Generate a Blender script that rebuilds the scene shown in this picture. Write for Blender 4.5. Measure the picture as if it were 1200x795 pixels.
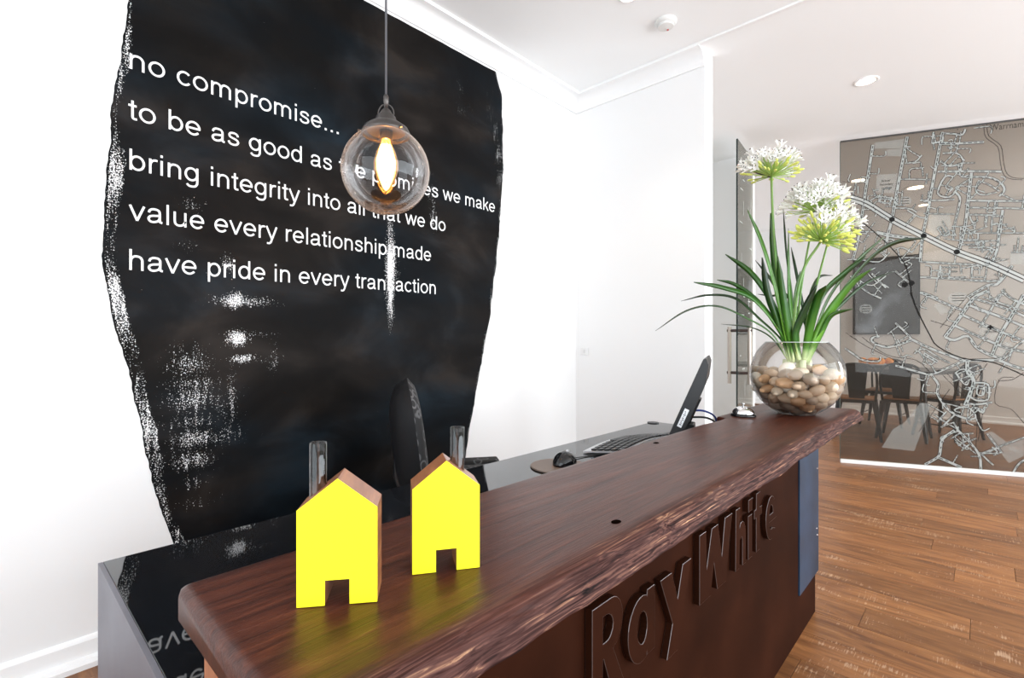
import bpy, bmesh, math, random
import numpy as np
from mathutils import Vector, Matrix, noise

C = bpy.context.scene.collection
for o in list(bpy.data.objects):
    bpy.data.objects.remove(o, do_unlink=True)
S = bpy.context.scene

# ------------------------------------------------------------ camera
EYE = 1.15
cd = bpy.data.cameras.new('camera')
cam = bpy.data.objects.new('camera', cd); C.objects.link(cam)
cd.sensor_width = 36.0; cd.lens = 585.0 / 1200.0 * 36.0
cd.shift_y = -0.00125; cd.clip_start = 0.02; cd.clip_end = 60
HEAD = math.atan(552.0 / 585.0)
cam.location = (0, 0, EYE)
cam.rotation_euler = (math.radians(90), 0, HEAD - math.pi / 2)
S.camera = cam

# ------------------------------------------------------------ view / world / daylight
S.view_settings.view_transform = 'Standard'
S.view_settings.look = 'None'
S.view_settings.gamma = 1.0
S.view_settings.use_curve_mapping = False
S.view_settings.exposure = 0.20
w = bpy.data.worlds.new('sky'); S.world = w; w.use_nodes = True
w.node_tree.nodes['Background'].inputs['Color'].default_value = (0.80, 0.90, 1.0, 1)
w.node_tree.nodes['Background'].inputs['Strength'].default_value = 1.0

def area(name, loc, aim, sx, sy, power, col):
    d = bpy.data.lights.new(name, 'AREA'); d.shape = 'RECTANGLE'
    d.size = sx; d.size_y = sy; d.energy = power; d.color = col
    o = bpy.data.objects.new(name, d); C.objects.link(o)
    o.location = loc
    o.rotation_euler = Vector(aim).to_track_quat('-Z', 'Y').to_euler()
    return o
# daylight entering by the windows of the room behind the camera; the far-room fill is added
area('daylight_front_window', (-2.62, -0.6, 1.55), (1, 0, 0), 4.0, 2.3, 75, (0.88, 0.95, 1.0))
area('daylight_side_window', (1.9, -3.55, 1.55), (0, 1, 0), 5.8, 2.3, 250, (0.88, 0.95, 1.0))
area('far_room_fill', (7.6, -3.55, 1.55), (0, 1, 0), 2.6, 2.3, 210, (0.92, 0.96, 1.0))  # added area light to brighten the far room

# ------------------------------------------------------------ helpers
def tag(o, label=None, cat=None, group=None, kind=None):
    if label: o['label'] = label
    if cat: o['category'] = cat
    if group: o['group'] = group
    if kind: o['kind'] = kind
    return o

def empty(name, loc=(0, 0, 0), rz=0.0, label=None, cat=None, group=None, kind=None):
    o = bpy.data.objects.new(name, None); C.objects.link(o)
    o.empty_display_size = 0.05
    o.location = loc; o.rotation_euler = (0, 0, rz)
    return tag(o, label, cat, group, kind)

def mesh(name, vs, fs, mat, parent=None, smooth=False, world=True, mats=None, fm=None, bevel=0, weld=False):
    """one mesh object; with world=True and a parent the vertices are given in world space"""
    off = Vector((0, 0, 0))
    if parent is not None and world:
        off = parent.location
        p = parent.parent
        while p is not None:
            off = off + p.location; p = p.parent
    me = bpy.data.meshes.new(name)
    me.from_pydata([tuple(Vector(v) - off) for v in vs], [], fs)
    for m in (mats or [mat]): me.materials.append(m)
    if fm:
        for i, k in enumerate(fm): me.polygons[i].material_index = k
    bm = bmesh.new(); bm.from_mesh(me)
    if weld: bmesh.ops.remove_doubles(bm, verts=bm.verts, dist=1e-5)
    bmesh.ops.recalc_face_normals(bm, faces=bm.faces)
    if bevel:
        bmesh.ops.bevel(bm, geom=[e for e in bm.edges if len(e.link_faces) == 2 and e.calc_face_angle(0) > 0.5],
                        offset=bevel, segments=2, affect='EDGES', profile=0.6)
    bm.to_mesh(me); bm.free()
    if smooth:
        for p in me.polygons: p.use_smooth = True
    o = bpy.data.objects.new(name, me); C.objects.link(o)
    if parent is not None: o.parent = parent
    return o

class MB:
    def __init__(s): s.v = []; s.f = []; s.m = []
    def add(s, vs, fs, m=0):
        n = len(s.v); s.v += [tuple(v) for v in vs]; s.f += [tuple(i + n for i in f) for f in fs]; s.m += [m] * len(fs)
        return s
    def build(s, name, mat, parent=None, **k):
        if 'mats' in k: k['fm'] = s.m
        return mesh(name, s.v, s.f, mat, parent, **k)

BF = [(0, 3, 2, 1), (4, 5, 6, 7), (0, 1, 5, 4), (1, 2, 6, 5), (2, 3, 7, 6), (3, 0, 4, 7)]
def boxg(a, b):
    x0, y0, z0 = a; x1, y1, z1 = b
    return [(x0, y0, z0), (x1, y0, z0), (x1, y1, z0), (x0, y1, z0), (x0, y0, z1), (x1, y0, z1), (x1, y1, z1), (x0, y1, z1)], BF
def box(name, a, b, mat, parent=None, bevel=0.0, **k):
    v, f = boxg(a, b)
    return mesh(name, v, f, mat, parent, bevel=bevel, **k)
def obox(o, ux, uy, size):
    """oriented box: origin corner o, horizontal directions ux, uy, size (a, b, c)"""
    o = Vector(o); ux = Vector(ux) * size[0]; uy = Vector(uy) * size[1]; uz = Vector((0, 0, size[2]))
    return [o, o + ux, o + ux + uy, o + uy, o + uz, o + ux + uz, o + ux + uy + uz, o + uy + uz], BF

def tube(pts, r, n=8, cap=True):
    pts = [Vector(p) for p in pts]; vs = []; fs = []
    rs = r if isinstance(r, (list, tuple)) else [r] * len(pts)
    up = None
    for i, p in enumerate(pts):
        d = (pts[min(i + 1, len(pts) - 1)] - pts[max(i - 1, 0)]).normalized()
        if up is None: up = Vector((0, 0, 1)) if abs(d.z) < 0.9 else Vector((1, 0, 0))
        a = d.cross(up)
        if a.length < 1e-6: a = d.cross(Vector((1, 0.3, 0)))
        a.normalize(); b = a.cross(d).normalized(); up = b
        for k in range(n):
            t = 2 * math.pi * k / n
            vs.append(p + (a * math.cos(t) + b * math.sin(t)) * rs[i])
    for i in range(len(pts) - 1):
        for k in range(n):
            fs.append((i * n + k, i * n + (k + 1) % n, (i + 1) * n + (k + 1) % n, (i + 1) * n + k))
    if cap:
        fs.append(tuple(range(n - 1, -1, -1))); m = (len(pts) - 1) * n
        fs.append(tuple(range(m, m + n)))
    return vs, fs

def lathe(prof, n=32, c=(0, 0, 0), closed=False):
    vs = []; fs = []; m = len(prof)
    for i in range(n):
        t = 2 * math.pi * i / n
        for r, z in prof: vs.append((c[0] + r * math.cos(t), c[1] + r * math.sin(t), c[2] + z))
    for i in range(n):
        j = (i + 1) % n
        for k in range(m - 1 + (1 if closed else 0)):
            l = (k + 1) % m
            fs.append((i * m + k, j * m + k, j * m + l, i * m + l))
    return vs, fs

def catmull(pts, n=6):
    P = [Vector(p) for p in pts]; P = [P[0] * 2 - P[1]] + P + [P[-1] * 2 - P[-2]]; o = []
    for i in range(1, len(P) - 2):
        for k in range(n):
            t = k / n
            o.append(0.5 * ((2 * P[i]) + (P[i + 1] - P[i - 1]) * t + (2 * P[i - 1] - 5 * P[i] + 4 * P[i + 1] - P[i + 2]) * t * t
                            + (3 * P[i] - P[i - 1] - 3 * P[i + 1] + P[i + 2]) * t ** 3))
    o.append(P[-2]); return o

def dupe(o, parent=None, **k):
    c = o.copy(); C.objects.link(c)
    if parent is not None: c.parent = parent
    for ch in o.children: dupe(ch, c)
    return c

def text_mesh(body, name, mat, parent, width, x, z, place, depth=0.0008, xh=None, bold=0.0):
    """lettering: flat text turned into a thin mesh; place(u, v, w) maps letter space to the world"""
    cu = bpy.data.curves.new(name, 'FONT'); cu.body = body; cu.size = 1.0; cu.extrude = 0.0; cu.offset = bold
    cu.resolution_u = 4
    t = bpy.data.objects.new('tmp', cu); C.objects.link(t)
    dg = bpy.context.evaluated_depsgraph_get(); dg.update()
    me = bpy.data.meshes.new_from_object(t.evaluated_get(dg))
    bpy.data.objects.remove(t); bpy.data.curves.remove(cu)
    vs = [v.co.copy() for v in me.vertices]; fs = [tuple(p.vertices) for p in me.polygons]
    bpy.data.meshes.remove(me)
    x0 = min(v.x for v in vs); x1 = max(v.x for v in vs)
    sx = width / (x1 - x0); sz = xh if xh else sx
    o = mesh(name, [place(x + (v.x - x0) * sx, z + v.y * sz, depth) for v in vs], fs, mat, parent)
    return o

# ------------------------------------------------------------ measured outlines (metres)
SCRAPES=[(0.574, 1.682, 0.039, 0.027, 0.75), (0.565, 1.521, 0.035, 0.02, 0.7), (0.707, 1.458, 0.023, 0.032, 0.9), (0.763, 1.307, 0.091, 0.018, 0.95), (0.73, 1.305, 0.033, 0.025, 1.1), (0.74, 1.146, 0.03, 0.026, 1.15), (0.815, 1.165, 0.079, 0.015, 0.7), (0.763, 1.062, 0.042, 0.015, 1.0), (0.833, 1.06, 0.091, 0.015, 0.7), (0.565, 1.051, 0.06, 0.048, 0.85), (0.574, 1.095, 0.042, 0.035, 0.7), (0.588, 0.965, 0.08, 0.024, 0.85), (0.574, 0.904, 0.072, 0.041, 0.9), (0.501, 0.951, 0.035, 0.016, 0.7), (0.72, 0.902, 0.013, 0.101, 0.85), (0.697, 0.868, 0.053, 0.065, 0.7), (0.582, 0.811, 0.08, 0.028, 0.8), (0.576, 0.744, 0.061, 0.03, 0.95), (0.688, 0.738, 0.072, 0.032, 0.75), (0.576, 0.658, 0.067, 0.031, 0.9), (0.576, 0.573, 0.043, 0.027, 0.7), (0.585, 0.485, 0.055, 0.021, 0.7), (0.887, 1.059, 0.018, 0.053, 0.75), (1.489, 1.701, 0.016, 0.113, 0.9), (1.495, 1.519, 0.021, 0.119, 1.25), (1.495, 1.382, 0.016, 0.114, 1.1), (1.521, 1.476, 0.033, 0.055, 0.8), (1.773, 1.988, 0.019, 0.108, 0.75), (1.779, 1.842, 0.025, 0.049, 0.85), (1.986, 2.669, 0.034, 0.047, 0.62), (2.027, 2.538, 0.056, 0.047, 0.62), (2.238, 2.619, 0.031, 0.082, 0.65), (2.284, 2.485, 0.024, 0.066, 0.75), (2.316, 2.344, 0.023, 0.055, 0.85), (2.324, 2.189, 0.023, 0.045, 0.8), (0.707, 1.404, 0.026, 0.018, 0.6), (0.619, 1.42, 0.024, 0.014, 0.6)]
MURAL_LEFT=[(0.373, 2.402), (0.351, 2.25), (0.321, 1.974), (0.299, 1.629), (0.294, 1.444), (0.326, 1.2), (0.368, 1.043), (0.407, 0.817), (0.446, 0.584), (0.51, 0.354)]
MURAL_RIGHT=[(2.292, 2.875), (2.339, 2.754), (2.356, 2.534), (2.356, 2.253), (2.316, 1.797), (2.238, 1.292), (2.141, 0.914), (2.076, 0.654), (2.02, 0.4)]
ROADS=[([(0.25, 2.894), (0.196, 2.504), (0.142, 2.079), (0.096, 1.867)], 0.0218), ([(0.503, 2.93), (0.448, 2.581), (0.391, 2.208), (0.364, 2.084), (0.338, 1.916)], 0.0232), ([(0.754, 2.934), (0.696, 2.572), (0.646, 2.227), (0.613, 2.044), (0.596, 1.817)], 0.0218), ([(0.951, 2.557), (0.928, 2.322), (0.908, 2.102), (0.86, 1.883)], 0.0218), ([(1.157, 2.22), (1.134, 2.024), (1.119, 1.886), (1.081, 1.779)], 0.0189), ([(0.738, 2.834), (0.884, 2.817), (1.034, 2.807)], 0.0189), ([(0.721, 2.594), (0.932, 2.572), (1.15, 2.541)], 0.0174), ([(0.746, 2.925), (0.835, 2.905), (0.892, 2.892), (0.916, 2.959)], 0.0145), ([(0.968, 2.957), (0.963, 2.821)], 0.0218), ([(0.691, 2.943), (0.68, 2.846)], 0.0145), ([(0.68, 2.846), (0.738, 2.854)], 0.0131), ([(0.754, 2.749), (0.851, 2.736), (0.892, 2.68), (0.888, 2.64), (0.876, 2.581)], 0.0131), ([(0.738, 2.686), (0.803, 2.631), (0.884, 2.647)], 0.0131), ([(0.86, 2.816), (0.848, 2.736)], 0.0116), ([(0.947, 2.522), (1.073, 2.501), (1.142, 2.449), (1.168, 2.387), (1.134, 2.337)], 0.016), ([(0.995, 2.476), (0.982, 2.397), (1.026, 2.36), (1.119, 2.372)], 0.0116), ([(0.995, 2.486), (1.073, 2.437), (1.134, 2.38)], 0.0116), ([(0.932, 2.322), (1.119, 2.299), (1.293, 2.281)], 0.016), ([(0.924, 2.262), (1.15, 2.236), (1.293, 2.217)], 0.0131), ([(0.944, 2.2), (1.134, 2.176)], 0.0131), ([(0.932, 2.221), (0.955, 2.138), (0.995, 2.145)], 0.0102), ([(0.596, 2.356), (0.738, 2.342), (0.835, 2.342)], 0.0131), ([(0.939, 2.502), (0.868, 2.45), (0.803, 2.366), (0.721, 2.405), (0.77, 2.543), (0.835, 2.535)], 0.0145), ([(0.835, 2.413), (0.871, 2.358), (0.868, 2.288), (0.835, 2.108), (0.827, 1.997)], 0.016), ([(0.843, 2.571), (0.908, 2.526), (0.947, 2.522)], 0.0131), ([(0.621, 2.24), (0.835, 2.214)], 0.0102), ([(0.605, 1.816), (0.835, 1.787), (1.073, 1.76)], 0.016), ([(0.596, 1.682), (0.835, 1.657), (1.057, 1.627), (1.15, 1.637)], 0.016), ([(0.819, 2.109), (0.932, 2.104), (0.995, 2.151)], 0.0102), ([(0.868, 2.045), (1.057, 2.034), (1.293, 2.015)], 0.0102), ([(0.9, 1.981), (1.057, 1.966)], 0.0116), ([(0.932, 1.919), (1.057, 1.914), (1.107, 1.887)], 0.0102), ([(0.738, 1.778), (0.729, 1.676)], 0.0131), ([(0.803, 1.774), (0.8, 1.667)], 0.0131), ([(0.876, 1.771), (0.884, 1.699)], 0.0102), ([(0.955, 1.756), (0.951, 1.656)], 0.0131), ([(0.63, 1.784), (0.671, 1.771), (0.671, 1.689)], 0.0102), ([(0.924, 1.496), (1.057, 1.591), (1.119, 1.599), (1.18, 1.685), (1.218, 1.752)], 0.0218), ([(1.073, 1.76), (1.057, 1.84)], 0.0131), ([(0.486, 2.698), (0.562, 2.703), (0.608, 2.753)], 0.0131), ([(0.448, 2.56), (0.554, 2.548), (0.671, 2.53)], 0.0102), ([(0.579, 2.643), (0.523, 2.635), (0.52, 2.552)], 0.0102), ([(0.571, 2.639), (0.625, 2.643)], 0.0102), ([(0.646, 2.589), (0.638, 2.497)], 0.0102), ([(0.417, 2.307), (0.52, 2.291), (0.571, 2.255)], 0.0116), ([(0.503, 2.282), (0.588, 2.212), (0.638, 2.197)], 0.0102), ([(0.399, 2.334), (0.486, 2.326)], 0.0087), ([(0.004, 2.591), (0.169, 2.561)], 0.0087), ([(0.205, 2.385), (0.294, 2.419), (0.399, 2.397)], 0.0102), ([(0.303, 2.439), (0.294, 2.376)], 0.0131), ([(0.342, 2.425), (0.338, 2.351)], 0.0131), ([(0.391, 2.409), (0.373, 2.337)], 0.0131), ([(0.136, 2.533), (0.136, 2.468)], 0.0116), ([(0.004, 1.868), (0.151, 1.863), (0.294, 1.834), (0.373, 1.914)], 0.0116), ([(0.223, 2.073), (0.187, 2.097), (0.151, 2.1)], 0.0087), ([(0.276, 2.101), (0.399, 2.06), (0.554, 2.027)], 0.0291), ([(0.399, 1.933), (0.469, 1.95), (0.537, 1.903)], 0.0102), ([(0.329, 2.033), (0.399, 2.028), (0.391, 1.976)], 0.0102), ([(0.721, 2.097), (0.762, 2.032), (0.803, 2.05)], 0.0102), ([(0.932, 2.04), (1.057, 2.09)], 0.0102), ([(1.057, 2.189), (1.045, 2.091)], 0.0102), ([(1.088, 2.177), (1.081, 2.028)], 0.0102), ([(0.995, 2.035), (0.995, 1.914)], 0.0102), ([(1.026, 1.962), (1.023, 1.873)], 0.0102), ([(1.081, 1.948), (1.081, 1.869)], 0.0102), ([(1.226, 2.076), (1.233, 2.036), (1.218, 2.017)], 0.0102), ([(1.211, 1.861), (1.293, 1.855)], 0.0073), ([(0.605, 1.547), (0.721, 1.491)], 0.0218), ([(0.417, 1.743), (0.52, 1.633)], 0.0145), ([(0.241, 1.73), (0.347, 1.598)], 0.016), ([(0.151, 1.67), (0.241, 1.623), (0.347, 1.704)], 0.0116), ([(0.078, 1.716), (0.187, 1.582), (0.312, 1.503)], 0.0145), ([(0.596, 1.549), (0.803, 1.43), (0.908, 1.381)], 0.0189), ([(1.057, 1.544), (0.963, 1.486), (0.868, 1.317), (0.77, 1.155)], 0.0262), ([(0.77, 1.155), (0.835, 1.13), (0.924, 1.165), (0.979, 1.074), (1.057, 1.015), (1.15, 0.973)], 0.0218), ([(1.15, 1.55), (1.203, 1.485), (1.293, 1.424)], 0.0174), ([(1.134, 1.511), (1.065, 1.354), (1.003, 1.235)], 0.0145), ([(1.293, 1.506), (1.203, 1.312), (1.134, 1.155), (1.088, 1.006)], 0.0232), ([(0.916, 1.437), (1.134, 1.329), (1.293, 1.243)], 0.0189), ([(0.868, 1.358), (1.119, 1.214), (1.293, 1.125)], 0.0189), ([(0.835, 1.256), (1.026, 1.145), (1.18, 1.066), (1.293, 1.034)], 0.0189), ([(0.963, 1.486), (1.15, 1.408), (1.293, 1.33)], 0.0174), ([(1.026, 1.495), (1.293, 1.369)], 0.0131), ([(0.298, 1.164), (0.244, 1.147), (0.255, 1.104), (0.368, 1.066), (0.54, 1.13)], 0.0189), ([(0.545, 1.124), (0.477, 1.214), (0.417, 1.281)], 0.016), ([(0.537, 1.134), (0.671, 1.056), (0.803, 0.996), (0.9, 0.953)], 0.0203), ([(0.9, 0.953), (1.026, 0.959), (1.134, 0.957), (1.211, 0.919), (1.293, 0.891)], 0.0218), ([(1.134, 0.957), (1.18, 0.987), (1.241, 1.076), (1.293, 1.125)], 0.0145), ([(0.9, 0.953), (0.787, 0.889), (0.671, 0.831), (0.554, 0.859), (0.417, 0.902)], 0.0189), ([(0.004, 1.221), (0.132, 1.129)], 0.0116), ([(0.004, 1.075), (0.096, 1.004), (0.172, 0.947), (0.29, 0.938), (0.308, 0.977)], 0.016), ([(0.671, 0.831), (0.724, 0.744), (0.718, 0.662), (0.787, 0.536), (0.868, 0.476), (0.951, 0.45)], 0.0189), ([(0.924, 0.953), (0.925, 0.872), (0.966, 0.783), (0.947, 0.692), (0.908, 0.569)], 0.0291), ([(0.908, 0.589), (0.995, 0.585), (1.088, 0.606)], 0.016), ([(0.971, 0.767), (1.06, 0.756), (1.057, 0.626), (0.951, 0.636), (0.971, 0.767)], 0.0145), ([(0.995, 0.744), (1.034, 0.735), (1.029, 0.665), (0.987, 0.673), (0.995, 0.744)], 0.0116), ([(0.843, 0.85), (0.884, 0.78), (0.919, 0.747), (0.932, 0.792)], 0.0145), ([(0.843, 0.85), (0.9, 0.882), (0.932, 0.812)], 0.0102), ([(0.876, 0.507), (0.835, 0.529), (0.9, 0.558), (0.955, 0.531), (0.979, 0.472), (0.939, 0.454)], 0.0131), ([(0.9, 0.558), (0.884, 0.487)], 0.0102), ([(0.835, 0.352), (0.754, 0.271), (0.738, 0.171), (0.721, 0.112), (0.63, 0.038)], 0.0218), ([(0.721, 0.112), (0.884, 0.037)], 0.0218), ([(0.851, 0.363), (0.932, 0.268), (1.003, 0.153), (1.014, 0.024)], 0.0189), ([(1.01, 0.174), (1.057, 0.118), (1.096, 0.078)], 0.0131), ([(0.979, 0.553), (1.026, 0.515), (1.039, 0.566)], 0.0145), ([(0.779, 0.511), (0.718, 0.416)], 0.0116), ([(0.843, 0.495), (0.746, 0.372)], 0.0131), ([(0.827, 0.423), (0.868, 0.344)], 0.0116), ([(0.884, 0.325), (0.963, 0.335)], 0.0102), ([(0.86, 0.222), (0.916, 0.267)], 0.0116), ([(0.884, 0.183), (0.935, 0.238)], 0.0116), ([(0.554, 1.009), (0.621, 1.051), (0.738, 0.97), (0.803, 0.931)], 0.0131), ([(0.621, 1.01), (0.721, 0.939)], 0.0291), ([(0.995, 0.172), (1.119, 0.183), (1.088, 0.23)], 0.0116), ([(1.057, 0.337), (1.15, 0.186)], 0.0145), ([(1.293, 0.325), (1.15, 0.245), (1.026, 0.175)], 0.0102), ([(1.218, 0.015), (1.256, 0.097), (1.293, 0.139)], 0.0145)]
RAILS=[([(0.096, 2.278), (0.294, 2.068), (0.417, 1.911), (0.486, 1.802), (0.523, 1.654), (0.537, 1.497)], 0.0116), ([(0.528, 1.551), (0.579, 1.384), (0.663, 1.176), (0.721, 1.073), (0.884, 0.977), (1.057, 0.951), (1.15, 0.917), (1.293, 0.838)], 0.0131)]
HIGHWAY=[(0.078, 2.431), (0.205, 2.364), (0.391, 2.208), (0.621, 2.043), (0.851, 1.888), (1.073, 1.77), (1.293, 1.631)]
CREEK=[([(1.042, 2.949), (1.057, 2.847), (1.134, 2.757), (1.15, 2.636), (1.168, 2.531), (1.211, 2.48), (1.293, 2.461)], 0.0218)]
CONTOURS=[([(0.169, 1.155), (0.312, 1.023), (0.417, 0.976), (0.571, 0.951), (0.671, 0.842)], 0.0051), ([(0.787, 0.838), (0.995, 0.573)], 0.0044), ([(0.754, 0.827), (0.947, 0.591)], 0.0044), ([(1.226, 0.821), (1.134, 0.798), (1.107, 0.599), (1.211, 0.555), (1.293, 0.442)], 0.0044), ([(1.293, 0.862), (1.218, 0.801), (1.134, 0.788)], 0.0044), ([(1.057, 0.935), (0.979, 0.783)], 0.0044), ([(1.057, 0.756), (0.995, 0.273)], 0.0044), ([(0.995, 0.563), (0.979, 0.171)], 0.0051), ([(0.004, 1.221), (0.205, 1.069), (0.417, 0.944), (0.537, 0.821)], 0.0044), ([(0.932, 1.518), (0.738, 1.237)], 0.0036), ([(0.671, 1.299), (0.835, 1.236)], 0.0036), ([(0.588, 0.324), (0.803, 0.706)], 0.0036)]
PARKS=[[(0.28, 2.623), (0.434, 2.613), (0.417, 2.438), (0.269, 2.464)], [(0.262, 2.913), (0.489, 2.916), (0.475, 2.83), (0.258, 2.86)], [(0.354, 2.836), (0.472, 2.83), (0.469, 2.764), (0.35, 2.779)], [(0.663, 2.226), (0.8, 2.213), (0.819, 2.109), (0.787, 2.0), (0.688, 2.048), (0.646, 2.103)], [(1.211, 1.88), (1.293, 1.875), (1.293, 1.758), (1.203, 1.763)], [(1.088, 1.789), (1.195, 1.783), (1.18, 1.725), (1.073, 1.74)], [(0.688, 1.439), (0.738, 1.452), (0.811, 1.369), (0.738, 1.35)], [(1.026, 1.275), (1.15, 1.224), (1.088, 1.105), (0.995, 1.165)], [(1.057, 1.025), (1.15, 0.977), (1.241, 1.076), (1.18, 1.115)], [(0.596, 0.578), (0.68, 0.574), (0.554, 0.151), (0.315, 0.161), (0.399, 0.332), (0.486, 0.401)], [(1.042, 0.346), (1.088, 0.359), (1.301, 0.179), (1.195, 0.101), (1.134, 0.204), (1.073, 0.279)], [(1.15, 0.265), (1.293, 0.335), (1.293, 0.179), (1.195, 0.209)], [(0.621, 1.031), (0.738, 0.981), (0.705, 0.929), (0.613, 0.979)]]
ROUNDS=[(0.486, 2.363, 0.0503), (0.86, 1.49, 0.0683), (0.196, 1.413, 0.0523)]
DOTS=[(0.391, 2.208), (0.621, 2.043), (0.851, 1.888), (0.486, 1.62), (0.534, 1.633)]
LEAVES=[([(-0.024, -0.002, 0.21), (-0.063, 0.025, 0.313), (-0.159, 0.108, 0.46), (-0.254, 0.19, 0.507), (-0.355, 0.275, 0.529)], 0.011), ([(-0.034, 0.008, 0.21), (-0.056, 0.042, 0.303), (-0.106, 0.108, 0.387), (-0.162, 0.183, 0.471), (-0.228, 0.269, 0.486), (-0.294, 0.356, 0.462)], 0.005), ([(-0.041, 0.015, 0.21), (-0.107, 0.06, 0.324), (-0.201, 0.127, 0.388), (-0.308, 0.203, 0.434), (-0.414, 0.277, 0.415), (-0.524, 0.352, 0.336)], 0.004), ([(-0.041, 0.015, 0.21), (-0.059, 0.074, 0.307), (-0.082, 0.149, 0.353), (-0.129, 0.254, 0.368)], 0.003), ([(-0.029, 0.003, 0.21), (-0.035, 0.026, 0.313), (-0.06, 0.073, 0.453), (-0.102, 0.142, 0.578), (-0.157, 0.226, 0.658)], 0.012), ([(-0.034, 0.008, 0.21), (-0.069, 0.023, 0.337), (-0.119, 0.047, 0.517), (-0.177, 0.077, 0.683), (-0.241, 0.111, 0.807)], 0.011), ([(-0.029, 0.003, 0.21), (-0.048, 0.023, 0.365), (-0.069, 0.045, 0.486), (-0.083, 0.06, 0.641), (-0.093, 0.07, 0.814)], 0.014), ([(-0.038, 0.013, 0.21), (-0.079, 0.036, 0.348), (-0.133, 0.068, 0.483), (-0.17, 0.079, 0.627)], 0.013), ([(-0.024, -0.002, 0.21), (-0.064, 0.009, 0.33), (-0.114, 0.021, 0.482), (-0.161, 0.026, 0.628)], 0.013), ([(-0.022, -0.005, 0.21), (-0.014, 0.006, 0.313), (-0.007, 0.024, 0.506), (0.012, 0.032, 0.763)], 0.009), ([(-0.012, -0.015, 0.21), (0.007, 0.011, 0.436), (0.034, 0.044, 0.654), (0.075, 0.068, 0.862)], 0.005), ([(0.0, -0.028, 0.21), (0.022, -0.062, 0.313), (0.082, -0.139, 0.485), (0.151, -0.228, 0.627), (0.208, -0.304, 0.689), (0.271, -0.388, 0.704)], 0.011), ([(-0.005, -0.023, 0.21), (0.037, -0.053, 0.313), (0.096, -0.098, 0.478), (0.187, -0.174, 0.619), (0.284, -0.256, 0.728)], 0.011), ([(0.004, -0.033, 0.21), (0.016, -0.072, 0.324), (0.027, -0.12, 0.425), (0.048, -0.182, 0.52), (0.067, -0.245, 0.576)], 0.016), ([(0.004, -0.033, 0.21), (0.064, -0.068, 0.338), (0.153, -0.127, 0.444), (0.259, -0.199, 0.539), (0.381, -0.286, 0.596)], 0.006), ([(-0.005, -0.023, 0.21), (-0.054, -0.01, 0.313), (-0.07, -0.044, 0.414), (-0.079, -0.09, 0.513)], 0.013), ([(0.009, -0.038, 0.21), (0.022, -0.083, 0.324), (0.02, -0.121, 0.398), (0.041, -0.188, 0.423)], 0.009), ([(0.009, -0.038, 0.21), (0.028, -0.03, 0.366), (0.068, -0.037, 0.49), (0.124, -0.056, 0.564), (0.197, -0.091, 0.575)], 0.006), ([(-0.01, -0.018, 0.21), (0.031, -0.03, 0.331), (0.038, 0.003, 0.543), (0.053, 0.032, 0.691)], 0.006), ([(-0.015, -0.013, 0.21), (-0.012, 0.013, 0.331), (0.0, 0.035, 0.437), (-0.011, 0.087, 0.546), (-0.029, 0.149, 0.64)], 0.009), ([(-0.005, -0.023, 0.21), (0.019, -0.048, 0.331), (0.054, -0.085, 0.486), (0.113, -0.148, 0.572), (0.173, -0.211, 0.641)], 0.012), ([(-0.015, -0.013, 0.21), (-0.031, -0.01, 0.348), (-0.052, -0.009, 0.467), (-0.055, -0.028, 0.574)], 0.011), ([(-0.029, 0.003, 0.21), (-0.041, 0.043, 0.324), (-0.077, 0.117, 0.455), (-0.117, 0.199, 0.532), (-0.141, 0.267, 0.556)], 0.008), ([(0.014, -0.043, 0.21), (0.035, -0.044, 0.296), (0.032, -0.014, 0.394), (0.007, 0.043, 0.491), (-0.005, 0.089, 0.486), (-0.022, 0.141, 0.495)], 0.006), ([(0.0, -0.028, 0.21), (-0.029, -0.052, 0.33), (-0.061, -0.089, 0.462), (-0.101, -0.125, 0.506)], 0.014)]
STEMS=[([(-0.029, 0.003, 0.21), (-0.048, 0.023, 0.365), (-0.071, 0.048, 0.538), (-0.086, 0.063, 0.78), (-0.09, 0.068, 0.963)], 0.006), ([(-0.01, -0.018, 0.21), (0.001, -0.006, 0.348), (0.036, -0.013, 0.542), (0.099, -0.046, 0.836)], 0.005), ([(-0.015, -0.013, 0.21), (-0.053, -0.003, 0.348), (-0.06, -0.036, 0.566), (-0.045, -0.097, 0.685)], 0.006), ([(0.004, -0.033, 0.21), (0.019, -0.032, 0.348), (0.066, -0.062, 0.541), (0.125, -0.102, 0.768)], 0.005)]
MAP_TEXT=[('Warrnambool', 1.073, 2.895, 0.316, 0.075, 'g'), ('Brauer', 0.315, 2.551, 0.067, 0.028, 'd'), ('Secondary', 0.301, 2.518, 0.098, 0.028, 'd'), ('College', 0.312, 2.485, 0.077, 0.028, 'd'), ('Hospital', 1.039, 1.195, 0.077, 0.026, 'd')]
CROSS=(1.076, 1.238, 0.02)

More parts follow.
